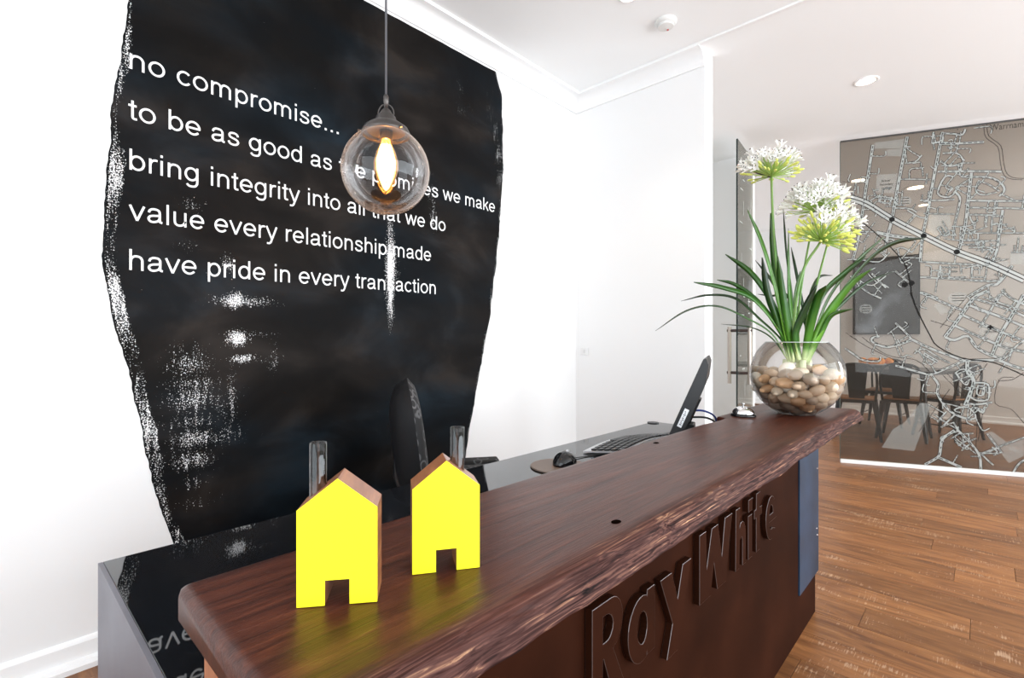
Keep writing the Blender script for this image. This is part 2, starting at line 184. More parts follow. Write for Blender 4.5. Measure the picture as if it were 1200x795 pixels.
# ------------------------------------------------------------ materials
def nm(name):
    m = bpy.data.materials.new(name); m.use_nodes = True
    nt = m.node_tree; b = nt.nodes['Principled BSDF']
    return m, nt, b
def L(nt, a, b): nt.links.new(a, b)
def simple(name, col, rough=0.5, metal=0.0, spec=0.5, noise_amt=0.0, nscale=8.0, bump=0.0, bscale=60.0, coat=0.0, emit=None, es=0.0):
    m, nt, b = nm(name)
    b.inputs['Base Color'].default_value = (*col, 1); b.inputs['Roughness'].default_value = rough
    b.inputs['Metallic'].default_value = metal; b.inputs['Specular IOR Level'].default_value = spec
    b.inputs['Coat Weight'].default_value = coat; b.inputs['Coat Roughness'].default_value = 0.05
    if emit: b.inputs['Emission Color'].default_value = (*emit, 1); b.inputs['Emission Strength'].default_value = es
    tc = nt.nodes.new('ShaderNodeTexCoord')
    if noise_amt:
        n = nt.nodes.new('ShaderNodeTexNoise'); n.inputs['Scale'].default_value = nscale; n.inputs['Detail'].default_value = 5
        L(nt, tc.outputs['Object'], n.inputs['Vector'])
        r = nt.nodes.new('ShaderNodeValToRGB')
        r.color_ramp.elements[0].position = 0.3; r.color_ramp.elements[1].position = 0.7
        r.color_ramp.elements[0].color = (*[c * (1 - noise_amt) for c in col], 1)
        r.color_ramp.elements[1].color = (*[min(1, c * (1 + noise_amt)) for c in col], 1)
        L(nt, n.outputs['Fac'], r.inputs['Fac']); L(nt, r.outputs['Color'], b.inputs['Base Color'])
    if bump:
        n = nt.nodes.new('ShaderNodeTexNoise'); n.inputs['Scale'].default_value = bscale; n.inputs['Detail'].default_value = 4
        L(nt, tc.outputs['Object'], n.inputs['Vector'])
        bp = nt.nodes.new('ShaderNodeBump'); bp.inputs['Strength'].default_value = bump; bp.inputs['Distance'].default_value = 0.002
        L(nt, n.outputs['Fac'], bp.inputs['Height']); L(nt, bp.outputs['Normal'], b.inputs['Normal'])
    return m

def wood(name, stops, scale=(1.2, 14, 14), rough=0.4, bump=0.25, fine=60.0, per_object=0.0, edge=None, spots=None, coat=0.0, distort=1.2, spec=0.5, saw=False):
    """grain runs along the first axis; stops = [(pos, colour), ...]"""
    m, nt, b = nm(name); N = nt.nodes
    tc = N.new('ShaderNodeTexCoord'); mp = N.new('ShaderNodeMapping'); mp.inputs['Scale'].default_value = scale
    src = tc.outputs['Object']
    if per_object:
        oi = N.new('ShaderNodeObjectInfo'); va = N.new('ShaderNodeVectorMath'); va.operation = 'MULTIPLY_ADD'
        cx = N.new('ShaderNodeCombineXYZ')
        for i in range(3): L(nt, oi.outputs['Random'], cx.inputs[i])
        va.inputs[1].default_value = (37, 19, 53); L(nt, cx.outputs[0], va.inputs[0]); L(nt, src, va.inputs[2]); src = va.outputs[0]
    L(nt, src, mp.inputs['Vector'])
    n1 = N.new('ShaderNodeTexNoise'); n1.inputs['Scale'].default_value = 1.6; n1.inputs['Detail'].default_value = 8
    n1.inputs['Roughness'].default_value = 0.62; n1.inputs['Distortion'].default_value = distort
    L(nt, mp.outputs[0], n1.inputs['Vector'])
    n2 = N.new('ShaderNodeTexNoise'); n2.inputs['Scale'].default_value = fine; n2.inputs['Detail'].default_value = 3
    mp2 = N.new('ShaderNodeMapping'); mp2.inputs['Scale'].default_value = (0.04 * scale[0], 0.1 * scale[1], 0.1 * scale[2]); L(nt, src, mp2.inputs['Vector'])
    L(nt, mp2.outputs[0], n2.inputs['Vector'])
    mx = N.new('ShaderNodeMath'); mx.operation = 'MULTIPLY_ADD'; mx.inputs[1].default_value = 0.3
    L(nt, n2.outputs['Fac'], mx.inputs[0])
    ml = N.new('ShaderNodeMath'); ml.operation = 'MULTIPLY_ADD'; ml.inputs[1].default_value = 0.9; ml.inputs[2].default_value = -0.10
    L(nt, n1.outputs['Fac'], ml.inputs[0]); L(nt, ml.outputs[0], mx.inputs[2])
    r = N.new('ShaderNodeValToRGB'); el = r.color_ramp.elements
    while len(el) < len(stops): el.new(0.5)
    for e, (p, c) in zip(el, stops): e.position = p; e.color = (*c, 1)
    L(nt, mx.outputs[0], r.inputs['Fac']); col = r.outputs['Color']
    if per_object:
        hs = N.new('ShaderNodeHueSaturation'); mr = N.new('ShaderNodeMapRange')
        mr.inputs['To Min'].default_value = 1 - per_object; mr.inputs['To Max'].default_value = 1 + per_object
        L(nt, oi.outputs['Random'], mr.inputs['Value']); L(nt, mr.outputs[0], hs.inputs['Value']); L(nt, col, hs.inputs['Color']); col = hs.outputs['Color']
    if edge or spots:
        sp = N.new('ShaderNodeSeparateXYZ'); L(nt, tc.outputs['Object'], sp.inputs[0])
    if edge:
        y0, y1, stops2 = edge
        nz = N.new('ShaderNodeTexNoise'); nz.inputs['Scale'].default_value = 5; nz.inputs['Detail'].default_value = 4
        L(nt, tc.outputs['Object'], nz.inputs['Vector'])
        ad = N.new('ShaderNodeMath'); ad.operation = 'MULTIPLY_ADD'; ad.inputs[1].default_value = 0.05; L(nt, nz.outputs['Fac'], ad.inputs[0]); L(nt, sp.outputs['Y'], ad.inputs[2])
        em = N.new('ShaderNodeMapRange'); em.inputs['From Min'].default_value = y0 + 0.025; em.inputs['From Max'].default_value = y1 + 0.025
        em.inputs['To Min'].default_value = 1; em.inputs['To Max'].default_value = 0; L(nt, ad.outputs[0], em.inputs['Value'])
        m3 = N.new('ShaderNodeMapping'); m3.inputs['Scale'].default_value = (3.6, 100, 120); L(nt, tc.outputs['Object'], m3.inputs['Vector'])
        n3 = N.new('ShaderNodeTexNoise'); n3.inputs['Scale'].default_value = 1.3; n3.inputs['Detail'].default_value = 6; n3.inputs['Distortion'].default_value = 1.8
        L(nt, m3.outputs[0], n3.inputs['Vector'])
        r3 = N.new('ShaderNodeValToRGB'); e3 = r3.color_ramp.elements
        while len(e3) < len(stops2): e3.new(0.5)
        for e, (p, c) in zip(e3, stops2): e.position = p; e.color = (*c, 1)
        L(nt, n3.outputs['Fac'], r3.inputs['Fac'])
        mc = N.new('ShaderNodeMix'); mc.data_type = 'RGBA'; L(nt, em.outputs[0], mc.inputs['Factor']); L(nt, col, mc.inputs['A']); L(nt, r3.outputs['Color'], mc.inputs['B']); col = mc.outputs['Result']
        sr_ = N.new('ShaderNodeMapRange'); sr_.inputs['To Min'].default_value = rough; sr_.inputs['To Max'].default_value = 0.7; L(nt, em.outputs[0], sr_.inputs['Value']); L(nt, sr_.outputs[0], b.inputs['Roughness'])
        ss_ = N.new('ShaderNodeMapRange'); ss_.inputs['To Min'].default_value = spec; ss_.inputs['To Max'].default_value = 0.12; L(nt, em.outputs[0], ss_.inputs['Value']); L(nt, ss_.outputs[0], b.inputs['Specular IOR Level'])
    for (sx, sy, sr) in (spots or []):
        vm = N.new('ShaderNodeVectorMath'); vm.operation = 'DISTANCE'; vm.inputs[1].default_value = (sx, sy * 1.6, 0)
        cb = N.new('ShaderNodeCombineXYZ'); L(nt, sp.outputs['X'], cb.inputs[0])
        my = N.new('ShaderNodeMath'); my.operation = 'MULTIPLY'; my.inputs[1].default_value = 1.6; L(nt, sp.outputs['Y'], my.inputs[0]); L(nt, my.outputs[0], cb.inputs[1])
        L(nt, cb.outputs[0], vm.inputs[0])
        mr = N.new('ShaderNodeMapRange'); mr.inputs['From Min'].default_value = sr; mr.inputs['From Max'].default_value = sr * 0.7; L(nt, vm.outputs['Value'], mr.inputs['Value'])
        mc = N.new('ShaderNodeMix'); mc.data_type = 'RGBA'; L(nt, mr.outputs[0], mc.inputs['Factor']); L(nt, col, mc.inputs['A']); mc.inputs['B'].default_value = (0.008, 0.005, 0.004, 1); col = mc.outputs['Result']
    L(nt, col, b.inputs['Base Color'])
    if saw:   # cream saw marks across the board, in patches
        ms = N.new('ShaderNodeMapping'); ms.inputs['Scale'].default_value = (14, 190, 1); L(nt, src, ms.inputs['Vector'])
        ns = N.new('ShaderNodeTexNoise'); ns.inputs['Scale'].default_value = 1.0; ns.inputs['Detail'].default_value = 4; L(nt, ms.outputs[0], ns.inputs['Vector'])
        mq = N.new('ShaderNodeMapping'); mq.inputs['Scale'].default_value = (9, 1.7, 1); L(nt, src, mq.inputs['Vector'])
        nq = N.new('ShaderNodeTexNoise'); nq.inputs['Scale'].default_value = 1.6; nq.inputs['Detail'].default_value = 6; nq.inputs['Distortion'].default_value = 1.0; L(nt, mq.outputs[0], nq.inputs['Vector'])
        sm = N.new('ShaderNodeMath'); sm.operation = 'MULTIPLY_ADD'; sm.inputs[1].default_value = 1.3; L(nt, nq.outputs['Fac'], sm.inputs[0]); L(nt, ns.outputs['Fac'], sm.inputs[2])
        rr = N.new('ShaderNodeMapRange'); rr.inputs['From Min'].default_value = 1.34; rr.inputs['From Max'].default_value = 1.50; rr.inputs['To Max'].default_value = 0.55; L(nt, sm.outputs[0], rr.inputs['Value'])
        mc = N.new('ShaderNodeMix'); mc.data_type = 'RGBA'; L(nt, rr.outputs[0], mc.inputs['Factor']); L(nt, col, mc.inputs['A']); mc.inputs['B'].default_value = (0.62, 0.42, 0.27, 1); col = mc.outputs['Result']
        b.inputs['Base Color'].default_value = (1, 1, 1, 1); L(nt, col, b.inputs['Base Color'])
    b.inputs['Specular IOR Level'].default_value = spec
    b.inputs['Roughness'].default_value = rough; b.inputs['Coat Weight'].default_value = coat; b.inputs['Coat Roughness'].default_value = 0.15
    bp = N.new('ShaderNodeBump'); bp.inputs['Strength'].default_value = bump; bp.inputs['Distance'].default_value = 0.002
    L(nt, mx.outputs[0], bp.inputs['Height']); L(nt, bp.outputs['Normal'], b.inputs['Normal'])
    return m

def thin_glass(name, tint=(0.97, 0.98, 0.98), rim=0.0, haze=0.0, haze_col=(0.5, 0.5, 0.5), gloss=1.0, ior=1.5):
    """thin pane or blown shell: sees through straight, mirrors by angle"""
    m = bpy.data.materials.new(name); m.use_nodes = True; nt = m.node_tree; N = nt.nodes; N.clear()
    out = N.new('ShaderNodeOutputMaterial'); tr = N.new('ShaderNodeBsdfTransparent'); tr.inputs['Color'].default_value = (*tint, 1)
    gl = N.new('ShaderNodeBsdfGlossy'); gl.inputs['Roughness'].default_value = 0.01
    fr = N.new('ShaderNodeFresnel'); fr.inputs['IOR'].default_value = ior
    cur = tr.outputs[0]
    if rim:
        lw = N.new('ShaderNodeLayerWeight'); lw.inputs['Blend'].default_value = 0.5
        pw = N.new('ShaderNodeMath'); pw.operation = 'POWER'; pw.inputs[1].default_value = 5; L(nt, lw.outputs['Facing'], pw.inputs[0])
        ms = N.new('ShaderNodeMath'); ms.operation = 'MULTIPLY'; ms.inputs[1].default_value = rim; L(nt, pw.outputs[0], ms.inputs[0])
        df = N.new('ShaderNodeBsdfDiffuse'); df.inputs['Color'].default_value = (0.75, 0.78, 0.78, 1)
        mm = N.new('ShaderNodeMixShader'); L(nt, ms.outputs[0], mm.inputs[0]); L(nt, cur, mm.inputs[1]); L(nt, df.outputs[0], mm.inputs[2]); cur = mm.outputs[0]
    if haze:
        df = N.new('ShaderNodeBsdfDiffuse'); df.inputs['Color'].default_value = (*haze_col, 1)
        mm = N.new('ShaderNodeMixShader'); mm.inputs[0].default_value = haze; L(nt, cur, mm.inputs[1]); L(nt, df.outputs[0], mm.inputs[2]); cur = mm.outputs[0]
    mg = N.new('ShaderNodeMath'); mg.operation = 'MULTIPLY'; mg.inputs[1].default_value = gloss; L(nt, fr.outputs[0], mg.inputs[0])
    m2 = N.new('ShaderNodeMixShader'); L(nt, mg.outputs[0], m2.inputs[0]); L(nt, cur, m2.inputs[1]); L(nt, gl.outputs[0], m2.inputs[2])
    L(nt, m2.outputs[0], out.inputs[0]); return m

def emis(name, col, s):
    m = bpy.data.materials.new(name); m.use_nodes = True; nt = m.node_tree; nt.nodes.clear()
    e = nt.nodes.new('ShaderNodeEmission'); e.inputs[0].default_value = (*col, 1); e.inputs[1].default_value = s
    o = nt.nodes.new('ShaderNodeOutputMaterial'); L(nt, e.outputs[0], o.inputs[0]); return m

WHITE = simple('white_wall_paint', (0.86, 0.86, 0.86), 0.6, bump=0.03, bscale=90)
CEIL = simple('white_ceiling_paint', (0.93, 0.94, 0.94), 0.8)
TRIM = simple('white_trim_gloss', (0.90, 0.90, 0.90), 0.35)
FLOORW = wood('rustic_oak_plank', [(0.12, (0.050, 0.018, 0.007)), (0.34, (0.15, 0.056, 0.020)), (0.52, (0.26, 0.105, 0.036)), (0.68, (0.35, 0.155, 0.056)), (0.88, (0.52, 0.30, 0.14))],
              scale=(11, 1.1, 8), rough=0.38, bump=0.5, per_object=0.22, distort=1.8, saw=True, spec=0.4)
JOINT = simple('dark_floor_joint', (0.07, 0.03, 0.015), 0.8)
SLABW = wood('dark_red_timber', [(0.15, (0.008, 0.0025, 0.002)), (0.36, (0.036, 0.0095, 0.006)), (0.54, (0.074, 0.020, 0.011)), (0.70, (0.12, 0.035, 0.018)), (0.88, (0.36, 0.15, 0.07))],
             scale=(2.0, 32, 32), rough=0.34, bump=0.6, fine=150, coat=0.0, spec=0.26,
             edge=(0.385 - 0.5, 0.43 - 0.5, [(0.30, (0.003, 0.0015, 0.0015)), (0.43, (0.030, 0.010, 0.008)), (0.54, (0.075, 0.032, 0.027)), (0.64, (0.17, 0.080, 0.055)), (0.76, (0.62, 0.36, 0.20))]))
PALEW = wood('warm_timber_block', [(0.3, (0.24, 0.08, 0.035)), (0.7, (0.50, 0.20, 0.09))], scale=(8, 8, 1.5), rough=0.5)
HOUSEW = wood('oiled_house_timber', [(0.2, (0.07, 0.02, 0.01)), (0.45, (0.26, 0.09, 0.035)), (0.7, (0.50, 0.22, 0.09))], scale=(18, 2.0, 18), rough=0.35, coat=0.3)
YELLOW = simple('bright_yellow_paint', (1.0, 0.93, 0.02), 0.5, spec=0.3)
STEELB = simple('rust_brown_steel', (0.023, 0.0066, 0.0030), 0.6, spec=0.03, metal=0.0, noise_amt=0.35, nscale=3.5, bump=0.05, bscale=40)
EDGEGLINT = simple('steel_edge_glint', (0.15, 0.13, 0.13), 0.3, metal=0.8)  # lighter metal that paints a glint along the raised letter edges
STEELBLUE = simple('blued_steel', (0.018, 0.042, 0.078), 0.40, spec=0.2, metal=0.2, noise_amt=0.5, nscale=5, bump=0.1, bscale=30)
STEELG = simple('grey_steel_sheet', (0.20, 0.20, 0.23), 0.45, metal=0.5, noise_amt=0.2, nscale=4)
BLACKGLASS = simple('black_desk_glass', (0.006, 0.007, 0.009), 0.02, spec=0.6)
BLACKP = simple('black_plastic', (0.012, 0.012, 0.013), 0.38)
BLACKG = simple('black_gloss', (0.008, 0.008, 0.009), 0.08)
SILVER = simple('silver_plastic', (0.55, 0.56, 0.58), 0.3, metal=0.6)
CHROME = simple('polished_chrome', (0.85, 0.85, 0.86), 0.06, metal=1.0)
BRASSD = simple('aged_dark_metal', (0.10, 0.09, 0.085), 0.35, metal=0.9)
WPRINT = simple('white_lettering', (0.92, 0.92, 0.92), 0.5)



# ------------------------------------------------------------ room shell
H = 3.0; YW = 2.305; XB = 3.17
def struct(o): o['kind'] = 'structure'; return o
rng = random.Random(7)
fl = empty('floor', (0, 0, 0), kind='structure')
box('subfloor', (-2.8, -3.8, -0.06), (9.5, 3.2, -0.012), JOINT, fl)
PW = 0.19; pv = []
for ln in (1.25, 0.95, 1.5):
    v, f = boxg((0, 0, -0.012), (PW - 0.0014, ln - 0.0016, 0.0))
    me_o = mesh('plank', v, f, FLOORW, None, bevel=0.001)
    pv.append((me_o.data, ln)); bpy.data.objects.remove(me_o)
nrow = 0
x = 1.06
while x < 9.3:
    y = -3.7 + rng.random() * 0.9 - 0.6
    while y < 2.3:
        d, ln = pv[rng.randrange(3)]
        o = bpy.data.objects.new('plank', d); C.objects.link(o); o.parent = fl; o.location = (x, y, 0)
        y += ln; nrow += 1
    x += PW
box('floor_edge_boards', (-2.8, -3.8, -0.012), (1.058, 3.2, 0.0), FLOORW, fl)   # out of sight behind and under the desk
struct(box('ceiling', (-2.8, -3.8, H), (9.5, 3.2, H + 0.1), CEIL))
struct(box('wall_left', (-2.8, YW, 0), (5.42, YW + 0.12, H), WHITE))
struct(box('wall_back', (XB, 1.294, 0), (XB + 0.125, YW, H), WHITE))
struct(box('wall_corridor', (5.30, 1.70, 0), (5.42, YW, H), WHITE))
struct(box('wall_far', (9.3, -3.7, 0), (9.42, 3.0, H), WHITE))
struct(box('wall_far_left', (5.42, 2.9, 0), (9.3, 3.0, H), WHITE))
def wall_with_opening(name, axis, pos, a, b, o0, o1, z0, z1):
    m = MB()
    def add(u0, u1, w0, w1):
        m.add(*(boxg((pos, u0, w0), (pos + 0.12, u1, w1)) if axis == 'x' else boxg((u0, pos, w0), (u1, pos + 0.12, w1))))
    add(a, o0, 0, H); add(o1, b, 0, H); add(o0, o1, 0, z0); add(o0, o1, z1, H)
    return struct(m.build(name, WHITE))
wall_with_opening('wall_front', 'x', -2.62 - 0.12, -3.6, YW, -2.6, 1.4, 0.35, 2.75)
m = MB()
for u0, u1, w0, w1 in [(-2.74, -1.0, 0, H), (4.8, 6.3, 0, H), (8.9, 9.3, 0, H), (-1.0, 4.8, 0, 0.35), (-1.0, 4.8, 2.75, H), (6.3, 8.9, 0, 0.35), (6.3, 8.9, 2.75, H)]:
    m.add(*boxg((u0, -3.72, w0), (u1, -3.60, w1)))
struct(m.build('wall_right', WHITE))
def window(n, axis, pos, o0, o1):
    m = MB(); k = 4
    for i in range(k + 1):
        u = o0 + (o1 - o0 - 0.05) * i / k
        m.add(*(boxg((pos, u, 0.35), (pos + 0.06, u + 0.05, 2.75)) if axis == 'x' else boxg((u, pos, 0.35), (u + 0.05, pos + 0.06, 2.75))))
    for z in (0.35, 2.70):
        m.add(*(boxg((pos, o0, z), (pos + 0.06, o1, z + 0.05)) if axis == 'x' else boxg((o0, pos, z), (o1, pos + 0.06, z + 0.05))))
    return struct(m.build('window_%d' % n, TRIM))
window(1, 'x', -2.74, -2.6, 1.4); window(2, 'y', -3.71, -1.0, 4.8); window(3, 'y', -3.71, 6.3, 8.9)  # third frame is unseen, added around the far-room fill light

# cornices: cove profile swept along the walls, and the slim bead that runs on across the ceiling
def sweep(name, prof, p0, p1, inward, mitre0=0, mitre1=0):
    p0 = Vector(p0); p1 = Vector(p1); d = (p1 - p0).normalized(); n = Vector(inward); vs = []; k = len(prof)
    for p, s in ((p0, mitre0), (p1, -mitre1)):
        for a, z in prof: vs.append(p + n * a + d * (a * s) + Vector((0, 0, z)))
    fs = [(i, (i + 1) % k, k + (i + 1) % k, k + i) for i in range(k)] + [tuple(range(k)), tuple(range(2 * k - 1, k - 1, -1))]
    return struct(mesh(name, vs, fs, TRIM))
cove = [(0, H), (0, H - 0.11), (0.012, H - 0.11), (0.014, H - 0.095)] + \
       [(0.014 + 0.066 * (1 - math.cos(t)), H - 0.095 + 0.075 * math.sin(t)) for t in [math.radians(a) for a in range(10, 91, 10)]] + \
       [(0.10, H - 0.018), (0.10, H)]
sweep('trim_1', cove, (-2.62, YW, 0), (XB, YW, 0), (0, -1, 0), 0, 1)
sweep('trim_2', cove, (XB, YW, 0), (XB, 1.294, 0), (-1, 0, 0), 1, 0)
struct(box('trim_3', (XB - 0.10, -3.6, H - 0.012), (XB - 0.075, 1.294, H), TRIM))
sk = [(0, 0), (0.046, 0), (0.046, 0.018), (0.036, 0.030), (0.018, 0.034), (0.016, 0.085), (0.010, 0.094), (0, 0.098)]
sk = [(a, z) for a, z in sk]
sweep('baseboard_left', sk, (-2.62, YW, 0), (XB, YW, 0), (0, -1, 0), 0, 1)
sweep('baseboard_back', sk, (XB, YW, 0), (XB, 1.294, 0), (-1, 0, 0), 1, 0)
sweep('baseboard_far', sk, (9.3, 3.0, 0), (9.3, -3.6, 0), (-1, 0, 0))

# ------------------------------------------------------------ painted mural with its lettering
ZB = 0.12
def interp(tab, z):
    t = sorted(tab, key=lambda p: p[1])
    if z <= t[0][1]:
        k = (t[1][0] - t[0][0]) / (t[1][1] - t[0][1]); return t[0][0] + k * (z - t[0][1])
    for a, b in zip(t, t[1:]):
        if z <= b[1]: return a[0] + (b[0] - a[0]) * (z - a[1]) / (b[1] - a[1])
    k = (t[-1][0] - t[-2][0]) / (t[-1][1] - t[-2][1]); return t[-1][0] + k * (z - t[-1][1]) * 0.5
mural = empty('wall_mural', (1.35, 2.304, ZB), label='tall black painted panel with ragged edges and five lines of white words', cat='mural')
def mural_mat():
    m, nt, b = nm('black_brushed_paint'); N = nt.nodes
    tc = N.new('ShaderNodeTexCoord'); at = N.new('ShaderNodeAttribute'); at.attribute_name = 'wear'
    n0 = N.new('ShaderNodeTexNoise'); n0.inputs['Scale'].default_value = 2.2; n0.inputs['Detail'].default_value = 7; n0.inputs['Distortion'].default_value = 0.6
    mp0 = N.new('ShaderNodeMapping'); mp0.inputs['Scale'].default_value = (1, 1, 1.6); L(nt, tc.outputs['Object'], mp0.inputs['Vector']); L(nt, mp0.outputs[0], n0.inputs['Vector'])
    r = N.new('ShaderNodeValToRGB'); e = r.color_ramp.elements; e.new(0.5)
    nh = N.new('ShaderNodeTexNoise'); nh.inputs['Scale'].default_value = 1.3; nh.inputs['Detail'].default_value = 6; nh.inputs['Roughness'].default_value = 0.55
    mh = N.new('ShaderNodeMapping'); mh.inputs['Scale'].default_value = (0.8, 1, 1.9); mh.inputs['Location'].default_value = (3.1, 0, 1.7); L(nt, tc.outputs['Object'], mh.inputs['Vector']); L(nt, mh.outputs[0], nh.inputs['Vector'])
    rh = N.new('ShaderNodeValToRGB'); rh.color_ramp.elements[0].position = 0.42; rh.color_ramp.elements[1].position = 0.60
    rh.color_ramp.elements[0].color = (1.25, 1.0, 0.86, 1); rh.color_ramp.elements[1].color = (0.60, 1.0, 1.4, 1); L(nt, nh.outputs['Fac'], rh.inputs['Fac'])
    for q, (p, c) in zip(e, [(0.38, (0.0035, 0.0035, 0.0036)), (0.52, (0.0075, 0.0075, 0.0075)), (0.66, (0.018, 0.018, 0.018))]): q.position = p; q.color = (*c, 1)
    L(nt, n0.outputs['Fac'], r.inputs['Fac'])
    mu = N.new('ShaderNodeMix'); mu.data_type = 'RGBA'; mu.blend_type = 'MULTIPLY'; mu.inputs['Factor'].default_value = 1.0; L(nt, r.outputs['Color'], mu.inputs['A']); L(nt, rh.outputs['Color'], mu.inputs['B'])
    def nz(scale, sc, det=3):
        mp = N.new('ShaderNodeMapping'); mp.inputs['Scale'].default_value = sc; L(nt, tc.outputs['Object'], mp.inputs['Vector'])
        n = N.new('ShaderNodeTexNoise'); n.inputs['Scale'].default_value = scale; n.inputs['Detail'].default_value = det; n.inputs['Roughness'].default_value = 0.7
        L(nt, mp.outputs[0], n.inputs['Vector']); return n.outputs['Fac']
    a1 = nz(210, (1, 1, 0.8), 2); a2 = nz(34, (1.8, 1, 0.25), 4)
    mx = N.new('ShaderNodeMath'); mx.operation = 'MULTIPLY_ADD'; mx.inputs[1].default_value = 1.5; L(nt, a1, mx.inputs[0])
    my = N.new('ShaderNodeMath'); my.operation = 'MULTIPLY'; my.inputs[1].default_value = 0.8; L(nt, a2, my.inputs[0]); L(nt, my.outputs[0], mx.inputs[2])
    ad = N.new('ShaderNodeMath'); ad.operation = 'ADD'; L(nt, mx.outputs[0], ad.inputs[0]); L(nt, at.outputs['Fac'], ad.inputs[1])
    mr = N.new('ShaderNodeMapRange'); mr.inputs['From Min'].default_value = 1.66; mr.inputs['From Max'].default_value = 1.74; L(nt, ad.outputs[0], mr.inputs['Value'])
    mc = N.new('ShaderNodeMix'); mc.data_type = 'RGBA'; L(nt, mr.outputs[0], mc.inputs['Factor']); L(nt, mu.outputs['Result'], mc.inputs['A']); mc.inputs['B'].default_value = (0.80, 0.80, 0.80, 1)
    L(nt, mc.outputs['Result'], b.inputs['Base Color']); b.inputs['Roughness'].default_value = 0.55; b.inputs['Specular IOR Level'].default_value = 0.07
    bp = N.new('ShaderNodeBump'); bp.inputs['Strength'].default_value = 0.12; bp.inputs['Distance'].default_value = 0.003; L(nt, a2, bp.inputs['Height']); L(nt, bp.outputs['Normal'], b.inputs['Normal'])
    return m
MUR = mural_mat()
def build_mural():
    nx, nz_ = 230, 300; zt = 2.878; vs = []; wear = []; yo = YW - 0.0015
    for j in range(nz_ + 1):
        z = ZB + (zt - ZB) * j / nz_
        wob = lambda s, a: a * noise.noise(Vector((s, z * 9, 0))) + a * 0.6 * noise.noise(Vector((s, z * 40, 3)))
        x0 = interp(MURAL_LEFT, z) + wob(1.3, 0.006); x1 = interp(MURAL_RIGHT, z) + wob(5.1, 0.008)
        for i in range(nx + 1):
            x = x0 + (x1 - x0) * i / nx
            vs.append((x, yo, z + (0.004 * noise.noise(Vector((x * 9, 0, 1))) if j == nz_ else 0)))
            dl = x - x0; dr = x1 - x; wv = 0.0
            # ragged band on the left, dry brush strokes running upright
            band = 0.070 * (0.75 + 0.5 * noise.noise(Vector((0, z * 3.1, 7)))) * (1.0 if z < 1.85 else 0.62)
            k = 0.42 + 0.30 * noise.noise(Vector((2, z * 4.3, 5)))
            if dl < band: wv = max(wv, k * min(1, (band - dl) / 0.012) * (1.0 if dl > 0.006 else 0.4))
            if dr < 0.035: wv = max(wv, (0.42 + 0.35 * noise.noise(Vector((9, z * 6, 5)))) * (1 - dr / 0.035))
            for sx, sz, rx, rz, s in SCRAPES:
                a = ((x - sx) / (rx * 1.25)) ** 2 + ((z - sz) / (rz * 1.25)) ** 2
                if a < 4: wv = max(wv, (s ** 1.6) * 0.55 * math.exp(-a * 0.45))
            wear.append(wv)
    fs = [(j * (nx + 1) + i, j * (nx + 1) + i + 1, (j + 1) * (nx + 1) + i + 1, (j + 1) * (nx + 1) + i) for j in range(nz_) for i in range(nx)]
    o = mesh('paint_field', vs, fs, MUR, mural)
    a = o.data.attributes.new('wear', 'FLOAT', 'POINT'); a.data.foreach_set('value', wear)
    return o
build_mural()
